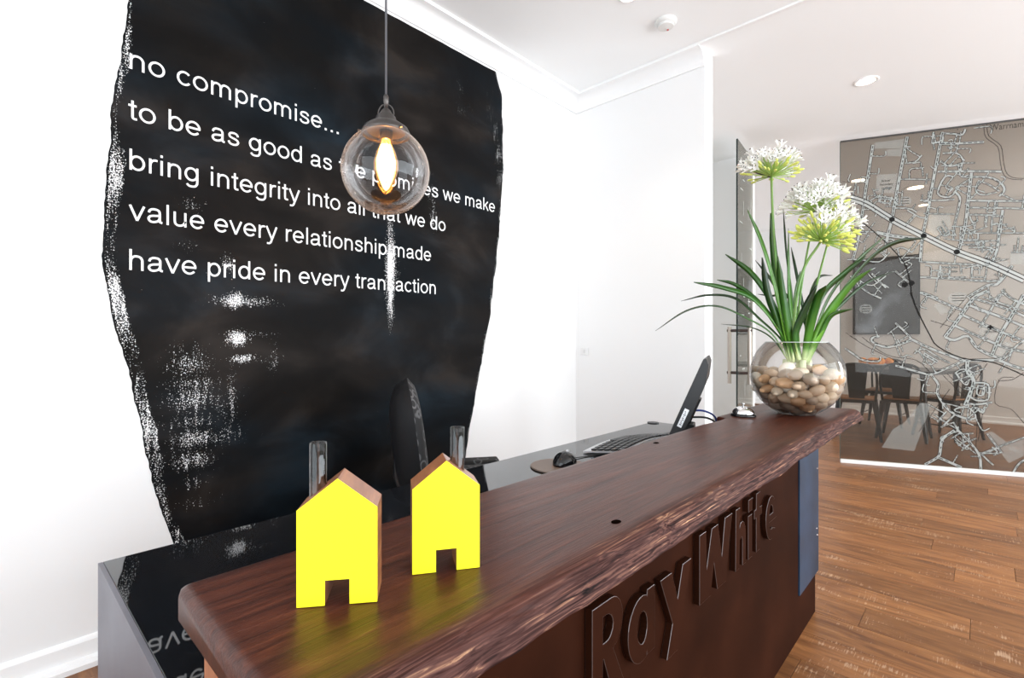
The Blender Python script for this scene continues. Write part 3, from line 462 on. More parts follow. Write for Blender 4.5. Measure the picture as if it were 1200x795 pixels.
# plain grotesque letters drawn as strokes (em = 1): advance, strokes
def el(cx, cy, rx, ry, a0=0, a1=360, n=26): return [(cx + rx * math.cos(math.radians(a0 + (a1 - a0) * i / n)), cy + ry * math.sin(math.radians(a0 + (a1 - a0) * i / n))) for i in range(n + 1)]
def cv(*p): return [(q.x, q.y) for q in catmull([(a, b, 0) for a, b in p], 5)]
ARCH = cv((.11, .30), (.135, .40), (.20, .468), (.29, .486), (.385, .455), (.44, .37), (.447, .28), (.447, 0))
GL = {
 'n': (.556, [[(.11, 0), (.11, .523)], ARCH]), 'h': (.556, [[(.11, 0), (.11, .72)], ARCH]),
 'm': (.833, [[(.105, 0), (.105, .523)], cv((.105, .32), (.13, .41), (.19, .472), (.265, .486), (.345, .455), (.385, .38), (.39, .30), (.39, 0)), cv((.39, .32), (.42, .41), (.48, .472), (.555, .486), (.64, .455), (.70, .38), (.705, .30), (.705, 0))]),
 'u': (.556, [cv((.108, .523), (.108, .20), (.13, .10), (.19, .045), (.27, .036), (.36, .065), (.42, .14), (.447, .22)), [(.447, 0), (.447, .523)]]),
 'r': (.333, [[(.105, 0), (.105, .523)], cv((.105, .28), (.125, .39), (.18, .46), (.25, .487), (.32, .484))]),
 'i': (.222, [[(.11, 0), (.11, .523)], [(.11, .635), (.11, .72)]]), 'l': (.222, [[(.11, 0), (.11, .72)]]),
 'o': (.556, [el(.278, .262, .205, .228)]), 'c': (.5, [el(.268, .262, .195, .228, 42, 322)]),
 'e': (.556, [el(.278, .262, .203, .228, 0, 322), [(.08, .262), (.51, .262)]]),
 'b': (.556, [[(.105, 0), (.105, .72)], el(.290, .262, .187, .228)]), 'd': (.556, [[(.450, 0), (.450, .72)], el(.265, .262, .187, .228)]),
 'p': (.556, [[(.105, -.21), (.105, .523)], el(.290, .262, .187, .228)]),
 'g': (.556, [el(.262, .270, .187, .220), cv((.450, .523), (.450, .02), (.435, -.08), (.38, -.155), (.28, -.18), (.18, -.165), (.115, -.10))]),
 'a': (.556, [cv((.095, .355), (.12, .43), (.19, .480), (.27, .487), (.36, .472), (.41, .42), (.422, .35), (.422, .11), (.437, .055), (.50, .037)), cv((.422, .285), (.33, .268), (.20, .25), (.115, .21), (.085, .14), (.115, .07), (.18, .036), (.27, .042), (.37, .09), (.42, .18))]),
 's': (.5, [cv((.41, .37), (.385, .44), (.32, .480), (.24, .487), (.15, .465), (.108, .40), (.13, .33), (.20, .295), (.30, .265), (.385, .225), (.42, .155), (.385, .08), (.30, .038), (.20, .038), (.12, .075), (.08, .155))]),
 't': (.278, [cv((.135, .66), (.135, .30), (.137, .11), (.155, .055), (.20, .037), (.26, .042)), [(.02, .488), (.25, .488)]]),
 'v': (.5, [[(.045, .523), (.252, .005)], [(.455, .523), (.248, .005)]]), 'w': (.722, [[(.04, .523), (.205, .005)], [(.365, .515), (.2, .005)], [(.357, .515), (.522, .005)], [(.685, .523), (.517, .005)]]),
 'y': (.5, [[(.045, .523), (.255, .02)], cv((.455, .523), (.36, .26), (.262, -.01), (.22, -.115), (.165, -.17), (.065, -.172))]),
 'k': (.5, [[(.105, 0), (.105, .72)], [(.43, .523), (.105, .19)], [(.225, .32), (.455, 0)]]), '.': (.278, [[(.139, 0), (.139, .090)]]), ' ': (.278, [])}
GM = {}
def glyph(ch):
    if ch in GM: return GM[ch]
    mb = MB(); hw = 0.036 if ch != '.' else 0.046
    for st in GL[ch][1]:
        P = [Vector((a, b)) for a, b in st]; n = len(P); closed = (P[0] - P[-1]).length < 1e-4; vs = []
        for i, p in enumerate(P):
            a_ = P[i - 1] if i else (P[-2] if closed else P[0]); b_ = P[i + 1] if i < n - 1 else (P[1] if closed else P[-1])
            d = (b_ - a_).normalized(); q = Vector((-d.y, d.x)) * hw
            for y in (0, -0.012): vs += [((p + q).x, y, (p + q).y), ((p - q).x, y, (p - q).y)]
        fs = []
        for i in range(n - 1):
            a, b = i * 4, i * 4 + 4; fs += [(a + 2, a + 3, b + 3, b + 2), (a, b, b + 1, a + 1), (a, a + 2, b + 2, b), (a + 1, b + 1, b + 3, a + 3)]
        fs += [(0, 1, 3, 2), (n * 4 - 4, n * 4 - 2, n * 4 - 1, n * 4 - 3)]
        mb.add(vs, fs)
    o = mb.build('letter', WPRINT, None, world=False); GM[ch] = o.data; bpy.data.objects.remove(o); return GM[ch]
for body, x0, x1, z in [('no compromise...', 0.372, 1.203, 2.150), ('to be as good as the promises we make', 0.374, 2.276, 1.962), ('bring integrity into all that we do', 0.372, 1.867, 1.775),
                        ('value every relationship made', 0.376, 1.761, 1.588), ('have pride in every transaction', 0.371, 1.798, 1.402)]:
    sc = (x1 - x0) / (sum(GL[c][0] for c in body) - 0.12); px = x0 - 0.06 * sc
    for c in body:
        if c != ' ':
            o = bpy.data.objects.new('letter', glyph(c)); C.objects.link(o); o.parent = mural
            o.location = Vector((px, YW - 0.0018, z)) - mural.location; o.scale = (sc, 0.08, 0.108)
        px += GL[c][0] * sc

# ------------------------------------------------------------ wall switch, smoke detector, downlights
sw = empty('wall_switch', (XB, 2.222, 1.045), label='small white double socket plate on the narrow back wall', cat='switch')
box('plate', (XB - 0.008, 2.222 - 0.036, 1.045 - 0.026), (XB, 2.222 + 0.036, 1.045 + 0.026), simple('switch_white', (0.8, 0.8, 0.8), 0.35), sw, bevel=0.002)
box('rocker', (XB - 0.0115, 2.222 - 0.008, 1.045 - 0.012), (XB - 0.0078, 2.222 + 0.008, 1.045 + 0.012), simple('switch_rocker_white', (0.7, 0.7, 0.7), 0.3), sw, bevel=0.001)
sd = empty('smoke_detector', (2.738, 1.349, H), label='round white smoke detector on the ceiling near the cornice corner', cat='smoke detector')
v, f = lathe([(0.0, 0), (0.062, 0), (0.062, -0.012), (0.055, -0.02), (0.046, -0.024), (0.044, -0.034), (0.0, -0.038)], 32, (2.738, 1.349, H)); mesh('housing', v, f, simple('detector_white', (0.78, 0.78, 0.76), 0.4), sd, smooth=False)
v, f = lathe([(0.0, 0), (0.006, 0), (0.006, -0.004), (0.0, -0.004)], 12, (2.765, 1.349, H - 0.0365)); mesh('indicator', v, f, simple('detector_red', (0.5, 0.1, 0.1), 0.4), sd)
WARM = emis('lamp_warm', (1.0, 0.82, 0.6), 40)
def downlight(x, y, label, power, rr=1.0):
    t = empty('downlight', (x, y, H), label=label, cat='ceiling light', group='recessed ceiling downlights')
    v, f = lathe([(0.034 * rr, 0.0), (0.034 * rr, -0.002), (0.048 * rr, -0.006), (0.052 * rr, -0.003), (0.052 * rr, 0.0)], 28, (x, y, H)); mesh('trim_ring', v, f, TRIM, t, smooth=True)
    v, f = lathe([(0.0, -0.0015), (0.036 * rr, -0.0015), (0.036 * rr, 0.0), (0, 0)], 24, (x, y, H)); mesh('lens', v, f, WARM, t)
    d = bpy.data.lights.new('downlight_beam', 'SPOT'); d.energy = power; d.spot_size = math.radians(110); d.spot_blend = 0.8; d.color = (1.0, 0.86, 0.68); d.shadow_soft_size = 0.035
    l = bpy.data.objects.new('downlight_beam', d); C.objects.link(l); l.location = (0, 0, -0.012); l.parent = t
downlight(2.40, 1.40, 'recessed downlight at the top frame edge above the smoke detector', 22)
downlight(4.366, 0.612, 'single bright recessed downlight in the ceiling in front of the map glass', 22, 1.5)
downlight(7.073, 1.075, 'leftmost and dimmest downlight seen through the upper map glass', 30, 2.0)
downlight(7.885, 0.604, 'brightest of the downlights seen through the upper map glass', 30, 2.3)
downlight(9.0, 0.60, 'lowest downlight seen through the map glass', 14, 1.6)

# ------------------------------------------------------------ glass partition with printed town map
A = Vector((5.433, 0.957, 0)); D = Vector((0.36659, -0.93038, 0)); NRM = Vector((-0.93038, -0.36659, 0))
PL = 3.9
gp = empty('glass_partition', tuple(A + D * 1.0), label='large smoky glass wall printed with a pale street map', cat='glass partition')
SMOKE = thin_glass('smoky_film_glass', tint=(0.63, 0.605, 0.57), haze=0.04, haze_col=(0.40, 0.36, 0.31), gloss=0.3)
v, f = obox(A + Vector((0, 0, 0.03)), D, -NRM, (PL, 0.010, 2.93)); mesh('glass_pane', v, f, SMOKE, gp)
v, f = obox(A - NRM * -0.012 + Vector((0, 0, 0)), D, -NRM, (PL, 0.034, 0.032)); mesh('floor_channel', v, f, simple('white_channel', (0.85, 0.85, 0.84), 0.4), gp)
v, f = obox(A + NRM * 0.003 + Vector((0, 0, 2.955)), D, -NRM, (PL, 0.016, 0.012)); mesh('top_channel', v, f, simple('dark_channel', (0.05, 0.05, 0.05), 0.4), gp)
v, f = obox(A - D * 0.004 + Vector((0, 0, 0.03)), D, -NRM, (0.004, 0.011, 2.93)); mesh('polished_edge', v, f, simple('dark_glass_edge', (0.04, 0.07, 0.06), 0.1), gp)
def onp(s, z, h): p = A + D * s + NRM * h; return (p.x, p.y, z)
def ribbon(mb, pts, w, h, zmax=2.955):
    P = [Vector((a, b)) for a, b in pts]
    if len(P) > 2: P = [Vector((q.x, q.y)) for q in catmull([(p.x, p.y, 0) for p in P], 3)]
    n = len(P); lft = []; rgt = []
    for i, p in enumerate(P):
        d = (P[min(i + 1, n - 1)] - P[max(i - 1, 0)]).normalized(); q = Vector((-d.y, d.x)) * w / 2
        lft.append(p + q); rgt.append(p - q)
    for i in range(n - 1):
        quad = [lft[i], lft[i + 1], rgt[i + 1], rgt[i]]
        if max(q.y for q in quad) > zmax or min(q.x for q in quad) < 0.004: continue
        mb.add([onp(q.x, q.y, h) for q in quad], [(0, 1, 2, 3)])
def film(name, col, a):
    m = bpy.data.materials.new(name); m.use_nodes = True; nt = m.node_tree; nt.nodes.clear()
    o = nt.nodes.new('ShaderNodeOutputMaterial'); t = nt.nodes.new('ShaderNodeBsdfTransparent'); d = nt.nodes.new('ShaderNodeBsdfDiffuse'); d.inputs[0].default_value = (*col, 1)
    tl = nt.nodes.new('ShaderNodeBsdfTranslucent'); tl.inputs[0].default_value = (*col, 1); ms = nt.nodes.new('ShaderNodeMixShader'); ms.inputs[0].default_value = 0.4
    L(nt, d.outputs[0], ms.inputs[1]); L(nt, tl.outputs[0], ms.inputs[2])
    mx = nt.nodes.new('ShaderNodeMixShader'); mx.inputs[0].default_value = a; L(nt, t.outputs[0], mx.inputs[1]); L(nt, ms.outputs[0], mx.inputs[2]); L(nt, mx.outputs[0], o.inputs[0]); return m
F_ROAD = film('map_road_film', (0.74, 0.78, 0.76), 0.80); F_PARK = film('map_park_film', (0.62, 0.66, 0.64), 0.34)
F_DARK = film('map_line_film', (0.03, 0.03, 0.03), 0.92); F_GREY = film('map_grey_film', (0.06, 0.055, 0.05), 0.75)
rd = MB(); ou = MB(); dk = MB(); gy = MB(); pk = MB(); rg = random.Random(3)
for pts, wd in ROADS:
    ribbon(ou, pts, wd + 0.009, 0.0012); ribbon(rd, pts, wd * 0.9, 0.0020)
    # street-name ticks set along the road
    for a, b in zip(pts, pts[1:]):
        va, vb = Vector(a), Vector(b); ln = (vb - va).length; k = int(ln / 0.036)
        for i in range(k):
            if rg.random() < 0.22: continue
            t = (i + 0.5) / k; dd = (vb - va).normalized(); c = va + (vb - va) * t; hl = 0.008 + rg.random() * 0.008
            ribbon(dk, [tuple(c - dd * hl), tuple(c + dd * hl)], min(wd * 0.34, 0.0065), 0.0028)
for pts, wd in RAILS: ribbon(dk, pts, wd * 0.75, 0.0030)
HW = HIGHWAY
ribbon(rd, HW, 0.050, 0.0022); ribbon(dk, HW, 0.008, 0.0030)
for off in (-0.030, 0.030):
    ribbon(dk, [(a + 0.2 * off, b + off) for a, b in HW], 0.006, 0.0031)
for pts, wd in CREEK:
    for q in (-0.010, 0.010): ribbon(ou, [(a + q, b + q * 0.4) for a, b in pts], 0.006, 0.0014)
for pts, wd in CONTOURS: ribbon(gy, pts, max(wd, 0.006), 0.0012)
for P_ in PARKS: pk.add([onp(a, b, 0.0009) for a, b in P_], [tuple(range(len(P_)))])
for a, b, r in ROUNDS:
    pk.add([onp(a + r * math.cos(t * math.pi / 12), b + 0.8 * r * math.sin(t * math.pi / 12), 0.0010) for t in range(24)], [tuple(range(24))])
    for k in range(3): ribbon(dk, [(a - r * 0.6, b + (k - 1) * 0.022), (a + r * 0.6, b + (k - 1) * 0.022)], 0.005, 0.0022)
for a, b in DOTS: dk.add([onp(a + 0.022 * math.cos(t * math.pi / 8), b + 0.022 * math.sin(t * math.pi / 8), 0.0034) for t in range(16)], [tuple(range(16))])
# little side streets packed between the main ones
for i in range(230):
    pts, wd = ROADS[rg.randrange(len(ROADS))]; j = rg.randrange(len(pts) - 1); va, vb = Vector(pts[j]), Vector(pts[j + 1])
    t = rg.random(); c = va + (vb - va) * t; d = (vb - va).normalized(); q = Vector((-d.y, d.x)) * rg.choice((-1, 1)); ln = 0.05 + rg.random() * 0.09
    e = c + q * ln; e2 = e + d * rg.choice((-1, 1)) * (0.02 + 0.05 * rg.random())
    if e.x < 0.01: continue
    P_ = [tuple(c), tuple(e), tuple(e2)] if rg.random() < 0.5 else [tuple(c), tuple(e)]
    ribbon(ou, P_, 0.016, 0.0011); ribbon(rd, P_, 0.008, 0.0019)
    for k in (0.3, 0.6, 0.9):
        m_ = c + q * ln * k; ribbon(dk, [tuple(m_ - q * 0.006), tuple(m_ + q * 0.006)], 0.004, 0.0027)
# the streets beyond the right edge of the picture go on in the same grid
for i in range(46):
    s = 1.5 + rg.random() * 2.3; z = 0.15 + rg.random() * 2.6; an = rg.choice((0.1, 1.65, 0.9, -0.6)); ln = 0.3 + rg.random() * 0.7
    P_ = [(s, z), (min(PL - 0.02, s + ln * math.cos(an)), max(0.06, min(2.9, z + ln * math.sin(an))))]
    if P_[0][0] < 1.4: continue
    ribbon(ou, P_, 0.030, 0.0011); ribbon(rd, P_, 0.02, 0.0019)
pk.build('map_parkland', F_PARK, gp); ou.build('map_street_outlines', F_GREY, gp)
rd.build('map_streets', F_ROAD, gp); dk.build('map_rail_and_names', F_DARK, gp); gy.build('map_contours', F_GREY, gp)
for q_ in gp.children:
    if q_.name.startswith('map_'): q_['kind'] = 'stuff'
for body, s, z, wd, hh, mt in MAP_TEXT:
    text_mesh(body, 'map_place_name', {'d': F_DARK, 'g': F_GREY, 'w': F_ROAD}[mt], gp, wd, s, z, lambda u, v, d: onp(u, v, 0.0036), xh=hh)
def cross(s, z, r):
    m = MB(); m.add([onp(s - r, z - r * .35, .0034), onp(s + r, z - r * .35, .0034), onp(s + r, z + r * .35, .0034), onp(s - r, z + r * .35, .0034)], [(0, 1, 2, 3)])
    m.add([onp(s - r * .35, z - r, .0034), onp(s + r * .35, z - r, .0034), onp(s + r * .35, z + r, .0034), onp(s - r * .35, z + r, .0034)], [(0, 1, 2, 3)])
    m.build('hospital_cross', F_DARK, gp)
cross(*CROSS)

# open glass door with pull handles, standing in the gap beside the map wall
HG = Vector((5.292, 1.687, 0)); LE = Vector((4.629, 1.606, 0)); DD = (LE - HG).normalized(); DN = Vector((-DD.y, DD.x, 0))
dr = empty('door_1', tuple(HG), kind='structure')
DW = (LE - HG).length
SM2 = thin_glass('smoky_door_film', tint=(0.66, 0.66, 0.62), haze=0.12, haze_col=(0.36, 0.36, 0.32), gloss=0.6)
v, f = obox(HG + Vector((0, 0, 0.012)), DD, DN, (DW, 0.012, 2.918)); mesh('door_pane', v, f, SM2, dr)
v, f = obox(LE + Vector((0, 0, 0.012)) - DN * 0.0005, DD, DN, (0.006, 0.013, 2.918)); mesh('door_edge', v, f, simple('dark_green_glass_edge', (0.01, 0.02, 0.02), 0.1), dr)
m = MB()
for k in range(26):
    a = 0.05 + 0.5 * rg.random(); z = 0.4 + 2.4 * rg.random(); l = 0.05 + 0.12 * rg.random(); hz = rg.random() < 0.5
    for sd_ in (-0.001, 0.0135):
        o_ = HG + DD * a + DN * sd_ + Vector((0, 0, z)); u_ = DD * (l if hz else 0.012); w_ = Vector((0, 0, 0.010 if hz else l))
        m.add([o_, o_ + u_, o_ + u_ + w_, o_ + w_], [(0, 1, 2, 3)])
m.build('door_map_print', F_ROAD, dr)
hd = empty('door_handle', tuple(DD * (DW - 0.09))); hd.parent = dr
hb = HG + DD * (DW - 0.09) + DN * 0.006; HM = simple('brushed_handle_steel', (0.42, 0.37, 0.33), 0.35, metal=0.8); HM2 = simple('dark_standoff', (0.08, 0.06, 0.055), 0.4, metal=0.5)
for sgn in (1, -1):
    p = hb + DN * sgn * 0.085
    v, f = tube([p + Vector((0, 0, 0.73)), p + Vector((0, 0, 1.25))], 0.017, 12); mesh('grip_bar', v, f, HM, hd, smooth=False)
for z in (0.83, 1.215):
    v, f = tube([hb - DN * 0.105 + Vector((0, 0, z)), hb + DN * 0.105 + Vector((0, 0, z))], 0.014, 10); mesh('standoff', v, f, HM2, hd)

# ------------------------------------------------------------ reception counter: timber slab on a steel front
ZT = 0.84; TH = 0.040
ct = empty('reception_counter', (1.3, 0.5, 0), label='reception counter with thick dark red timber slab over a brown steel front', cat='counter')
def build_slab():
    NX = 620; x0, x1 = 0.166, 2.60
    def backy(x):
        t = min(1, max(0, (x - 1.955) / 0.035)); t = t * t * (3 - 2 * t)
        b = 0.735 - 0.012 * math.exp(-((x - 1.91) / 0.10) ** 2)
        return b * (1 - t) + (0.765 - 0.004 * math.sin((x - 2) * 5)) * t
    vs = []; rings = 0
    nt_, nf = 26, 22
    for i in range(NX + 1):
        u = i / NX; x = x0 + (x1 - x0) * u
        # plan rounding and slant at both ends
        endl = min(1, (x - x0) / 0.016); rl = 1 - math.sqrt(max(0, 1 - (1 - endl) ** 2))
        n = lambda a, b, s: noise.noise(Vector((x * a, b, s)))
        yf_top = 0.408 + 0.010 * n(3, 0, 1) + 0.007 * n(11, 0, 2) + rl * 0.012 - 0.012 * max(0, (x - 2.0) / 0.6)
        yf_bot = 0.378 + 0.006 * n(4, 0, 5) + 0.003 * n(23, 0, 6) + rl * 0.012 - 0.004 * max(0, (x - 2.0) / 0.6)
        yb = backy(x) - rl * 0.010
        zb = ZT - TH + 0.004 * n(6, 0, 9); drop = rl * 0.006
        ring = []
        ring.append((x, yb, zb)); ring.append((x, yb, ZT - 0.008 - drop)); ring.append((x, yb - 0.003, ZT - 0.002 - drop)); ring.append((x, yb - 0.010, ZT - drop))
        for k in range(1, nt_):
            t = k / nt_; y = yb - 0.010 + (yf_top + 0.012 - yb + 0.010) * t
            z = ZT + 0.0006 * n(8, y * 30, 11) - drop
            ring.append((x, y, z))
        for k in range(nf + 1):
            t = k / nf
            y = yf_top + 0.012 * (1 - t) ** 6 + (yf_bot - yf_top) * (t ** 0.9) + 0.0
            z = ZT - drop - (ZT - drop - zb) * (t ** 1.35)
            # torn growth rings running along the edge, wavier near the top
            wv = noise.noise(Vector((x * 9, 0, 4))) * 0.012 + noise.noise(Vector((x * 31, 1, 4))) * 0.004
            rg1 = noise.noise(Vector((x * 2.5, (z + wv) * 210, 3))); rg2 = noise.noise(Vector((x * 14, (z + wv) * 420, 8)))
            amt = math.sin(math.pi * min(1, t + 0.05)) ** 0.6
            d = (0.0018 * rg1 + 0.0022 * rg2 + 0.0026 * noise.noise(Vector((x * 7, z * 35, 6)))) * amt
            gouge = math.exp(-((x - 0.80) / 0.035) ** 2) * 0.008 * amt * noise.noise(Vector((x * 60, z * 60, 1)))
            ring.append((x, y + d + gouge, z))
        rings = len(ring); vs += ring
    fs = []
    for i in range(NX):
        for k in range(rings):
            l = (k + 1) % rings
            fs.append((i * rings + k, i * rings + l, (i + 1) * rings + l, (i + 1) * rings + k))
    fs.append(tuple(range(rings))); m = NX * rings; fs.append(tuple(range(m + rings - 1, m - 1, -1)))
    o = mesh('timber_slab', vs, fs, SLABW, ct, smooth=True)
    o['label'] = 'thick dark red timber slab with a rough live front edge'
    # skew the right end so it runs the way the sawn end does
    for v in o.data.vertices:
        X = v.co.x + 1.3; Y = v.co.y + 0.5
        if X > 2.3: v.co.x -= (X - 2.3) / 0.3 * (Y - 0.39) / 0.37 * 0.075
    return o
build_slab()
for hx, hy, hr in ((0.731, 0.449, 0.0095), (1.36, 0.700, 0.010)):
    v, f = lathe([(0, 0.0012), (hr * 0.8, 0.0012), (hr, 0.0003), (0, 0.0003)], 18, (0, 0, 0))
    mesh('knot_hole', [(hx + a * 1.15, hy + b * 0.8, ZT + c) for a, b, c in v], f, simple('knot_hole_dark', (0.004, 0.002, 0.0015), 0.95, spec=0.0), ct)  # dark of the recessed hole painted as a black disc on the slab
FY = 0.513
box('front_panel', (0.20, FY, 0.0), (2.40, FY + 0.012, ZT - TH), STEELB, ct)
box('blued_end_plate', (2.135, FY - 0.006, 0.165), (2.43, FY + 0.0145, ZT - TH), STEELBLUE, ct, bevel=0.001)['label'] = 'blue-grey steel plate at the right end'
box('end_panel', (2.405, FY + 0.0, 0.165), (2.43, 0.527, ZT - TH), STEELB, ct)
box('plinth', (2.30, FY + 0.004, 0.0), (2.415, 0.72, 0.164), STEELB, ct)
box('timber_support', (0.176, 0.600, 0.7022), (0.222, 0.657, ZT - TH + 0.004), PALEW, ct, bevel=0.001)['label'] = 'pale timber block under the left slab end'
m = MB()
for (px, pz) in [(2.41, 0.60), (2.41, 0.32), (2.40, 0.35)]:
    v, f = lathe([(0, 0), (0.004, 0), (0.003, 0.002), (0, 0.0025)], 10, (0, 0, 0)); m.add([(px + a, FY - 0.006 - c, pz + b) for a, b, c in v], f)
m.build('screw', CHROME, ct)

# raised steel letters
def letter(ch, outer, holes, x, zb, sx, sz, shear=0.0):
    cu = bpy.data.curves.new(ch, 'CURVE'); cu.dimensions = '2D'; cu.fill_mode = 'BOTH'; cu.extrude = 0.007; cu.bevel_depth = 0.0010; cu.bevel_resolution = 1
    for poly in [outer] + holes:
        sp = cu.splines.new('POLY'); sp.points.add(len(poly) - 1); sp.use_cyclic_u = True
        for p, (a, b) in zip(sp.points, poly): p.co = (a * sx + b * shear, b * sz, 0, 1)
    t = bpy.data.objects.new('tmp', cu); C.objects.link(t); dg = bpy.context.evaluated_depsgraph_get(); dg.update()
    me = bpy.data.meshes.new_from_object(t.evaluated_get(dg)); bpy.data.objects.remove(t); bpy.data.curves.remove(cu)
    vs = [v.co.copy() for v in me.vertices]; fs = [tuple(p.vertices) for p in me.polygons]; bpy.data.meshes.remove(me)
    o = mesh('raised_letter', [(x + v.x, FY - 0.009 - v.z, zb + v.y) for v in vs], fs, STEELB, ct)
    o.data.materials.append(EDGEGLINT)
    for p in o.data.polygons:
        if 0.25 < abs(p.normal.y) < 0.97: p.material_index = 1  # bevel faces carry the painted glint
    return o
def arc(cx, cy, rx, ry, a0, a1, n=12):
    return [(cx + rx * math.cos(math.radians(a0 + (a1 - a0) * i / n)), cy + ry * math.sin(math.radians(a0 + (a1 - a0) * i / n))) for i in range(n + 1)]
ZB0 = 0.505; CAP = 0.167
letter('R', [(0, 0), (0, 1), (0.62, 1)] + arc(0.62, 0.72, 0.38, 0.28, 90, -60, 10) + [(0.66, 0.44), (1.02, 0), (0.62, 0), (0.36, 0.40), (0.32, 0.40), (0.32, 0)],
       [[(0.32, 0.56), (0.32, 0.86)] + arc(0.44, 0.71, 0.24, 0.15, 90, -90, 8)], 0.731, ZB0, 0.100, CAP)
letter('a', arc(0.5, 0.36, 0.5, 0.39, 70, 290, 16) + [(0.70, 0.06), (0.70, 0.0), (1.0, 0), (1.0, 0.78), (0.72, 0.78), (0.70, 0.70)],
       [arc(0.52, 0.37, 0.20, 0.20, 0, 340, 14)], 0.852, ZB0 + 0.002, 0.105, CAP)
letter('y', [(0, 0.76), (0.34, 0.76), (0.54, 0.34), (0.72, 0.76), (1.0, 0.76), (0.52, -0.32), (0.20, -0.32), (0.38, 0.08)], [], 0.985, ZB0 + 0.002, 0.150, CAP)
letter('W', [(0, 1), (0.0, 0), (0.34, 0), (0.46, 0.46), (0.58, 0), (0.88, 0), (1.12, 1), (0.86, 1), (0.74, 0.42), (0.60, 0.98), (0.40, 0.98), (0.22, 0.42), (0.20, 1)], [], 1.185, ZB0, 0.190, CAP)
letter('h', [(0, 0), (0.04, 1), (0.40, 1), (0.36, 0.66)] + arc(0.62, 0.50, 0.38, 0.24, 110, 0, 8) + [(1.0, 0), (0.68, 0), (0.68, 0.42), (0.60, 0.50), (0.40, 0.46), (0.34, 0)], [], 1.425, ZB0, 0.080, CAP)
letter('i', [(0, 0), (0, 0.74), (1, 0.74), (1, 0)], [], 1.527, ZB0, 0.032, CAP)
letter('i_dot', [(0, 0.82), (0, 1.02), (1, 1.02), (1, 0.82)], [], 1.530, ZB0, 0.032, CAP)
letter('t', [(0.25, 0), (0.25, 0.62), (0, 0.62), (0, 0.76), (0.25, 0.76), (0.28, 1.04), (0.75, 1.04), (0.72, 0.76), (1, 0.76), (1, 0.62), (0.70, 0.62), (0.70, 0)], [], 1.580, ZB0, 0.070, CAP)
letter('e', arc(0.5, 0.39, 0.5, 0.41, 5, 320, 22) + [(0.58, 0.18)] + arc(0.55, 0.36, 0.26, 0.20, 285, 190, 6) + [(1.0, 0.33)],
       [[(0.32, 0.46), (0.70, 0.46)] + arc(0.51, 0.48, 0.19, 0.16, 10, 170, 8)], 1.690, ZB0, 0.105, CAP)

# ------------------------------------------------------------ glass desk behind the counter
DZ = 0.7015
dk_ = empty('reception_desk', (1.3, 0.95, 0), label='long glossy black glass desk behind the timber counter with grey steel end', cat='desk')
box('desk_top', (0.165, 0.528, DZ - 0.012), (2.46, 1.281, DZ), BLACKGLASS, dk_, bevel=0.001)
box('end_panel', (0.157, 0.528, 0.0), (0.1645, 1.281, DZ - 0.0005), STEELG, dk_)['label'] = 'grey steel end panel'
box('end_panel', (2.45, 0.75, 0.0), (2.458, 1.27, DZ - 0.0125), STEELG, dk_)
box('modesty_rail', (0.166, 1.20, DZ - 0.09), (2.449, 1.215, DZ - 0.013), BLACKP, dk_)
v, f = lathe([(0, 0), (0.03, 0), (0.03, 0.004), (0, 0.004)], 20, (2.418, 1.262, DZ)); mesh('cable_cap', v, f, BLACKP, dk_)

# ------------------------------------------------------------ yellow wooden houses with glass tubes
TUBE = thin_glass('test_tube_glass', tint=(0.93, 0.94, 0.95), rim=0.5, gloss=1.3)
def little_house(base_l, base_r, label, tube_u, tube_h, hw=0.111, ha=0.146, depth=0.048):
    P0 = Vector((*base_l, 0)); P1 = Vector((*base_r, 0)); W_ = (P1 - P0).length; ang = math.atan2(P1.y - P0.y, P1.x - P0.x)
    t = empty('wooden_house', (P0.x, P0.y, ZT + 0.0008), ang, label=label, cat='ornament', group='yellow toy houses on the counter')
    prof = [(0, 0), (W_ * 0.345, 0), (W_ * 0.345, 0.029), (W_ * 0.65, 0.029), (W_ * 0.65, 0), (W_, 0), (W_, hw), (W_ * 0.5, ha), (0, hw)]
    n = len(prof)
    vs = [(a, 0.0010, b) for a, b in prof] + [(a, depth, b) for a, b in prof]
    fs = [tuple(range(n)), tuple(range(2 * n - 1, n - 1, -1))] + [(i, (i + 1) % n, n + (i + 1) % n, n + i) for i in range(n)]
    mesh('timber_body', vs, fs, HOUSEW, t, world=False)
    ins = [(a, b) for a, b in prof]
    vs = [(a, -0.0002, b) for a, b in ins] + [(a, 0.0009, b) for a, b in ins]
    mesh('painted_front', vs, fs, YELLOW, t, world=False, bevel=0.0002)['label'] = 'flat bright yellow painted face'
    r = 0.0098; cx = W_ * tube_u; cy = depth * 0.55
    zr = hw + (ha - hw) * (1 - abs(tube_u - 0.5) * 2)
    z0 = zr - 0.012
    v, f = lathe([(r, 0), (r, tube_h), (r - 0.0006, tube_h + 0.0006), (r - 0.0014, tube_h), (r - 0.0014, 0.001), (0.0, 0.001), (0.0, 0.0)], 28, (cx, cy, z0))
    mesh('glass_chimney', v, f, TUBE, t, world=False, smooth=True)
    # drilled socket ring
    v, f = lathe([(r + 0.0003, 0), (r + 0.0012, 0.0), (r + 0.0012, 0.0006), (r + 0.0003, 0.0006)], 24, (0, 0, 0), closed=True)
    sl = (ha - hw) / (W_ * 0.5) * (1 if tube_u < 0.5 else -1)
    mesh('tube_socket', [(cx + a, cy + b, zr + sl * a + c) for a, b, c in v], f, HOUSEW, t, world=False)
little_house((0.246, 0.571), (0.317, 0.516), 'left, nearer yellow house block with its glass tube rising from the left roof slope', 0.20, 0.070)
little_house((0.384, 0.541), (0.459, 0.493), 'right, farther yellow house block with its glass tube rising from the right roof slope', 0.70, 0.065)

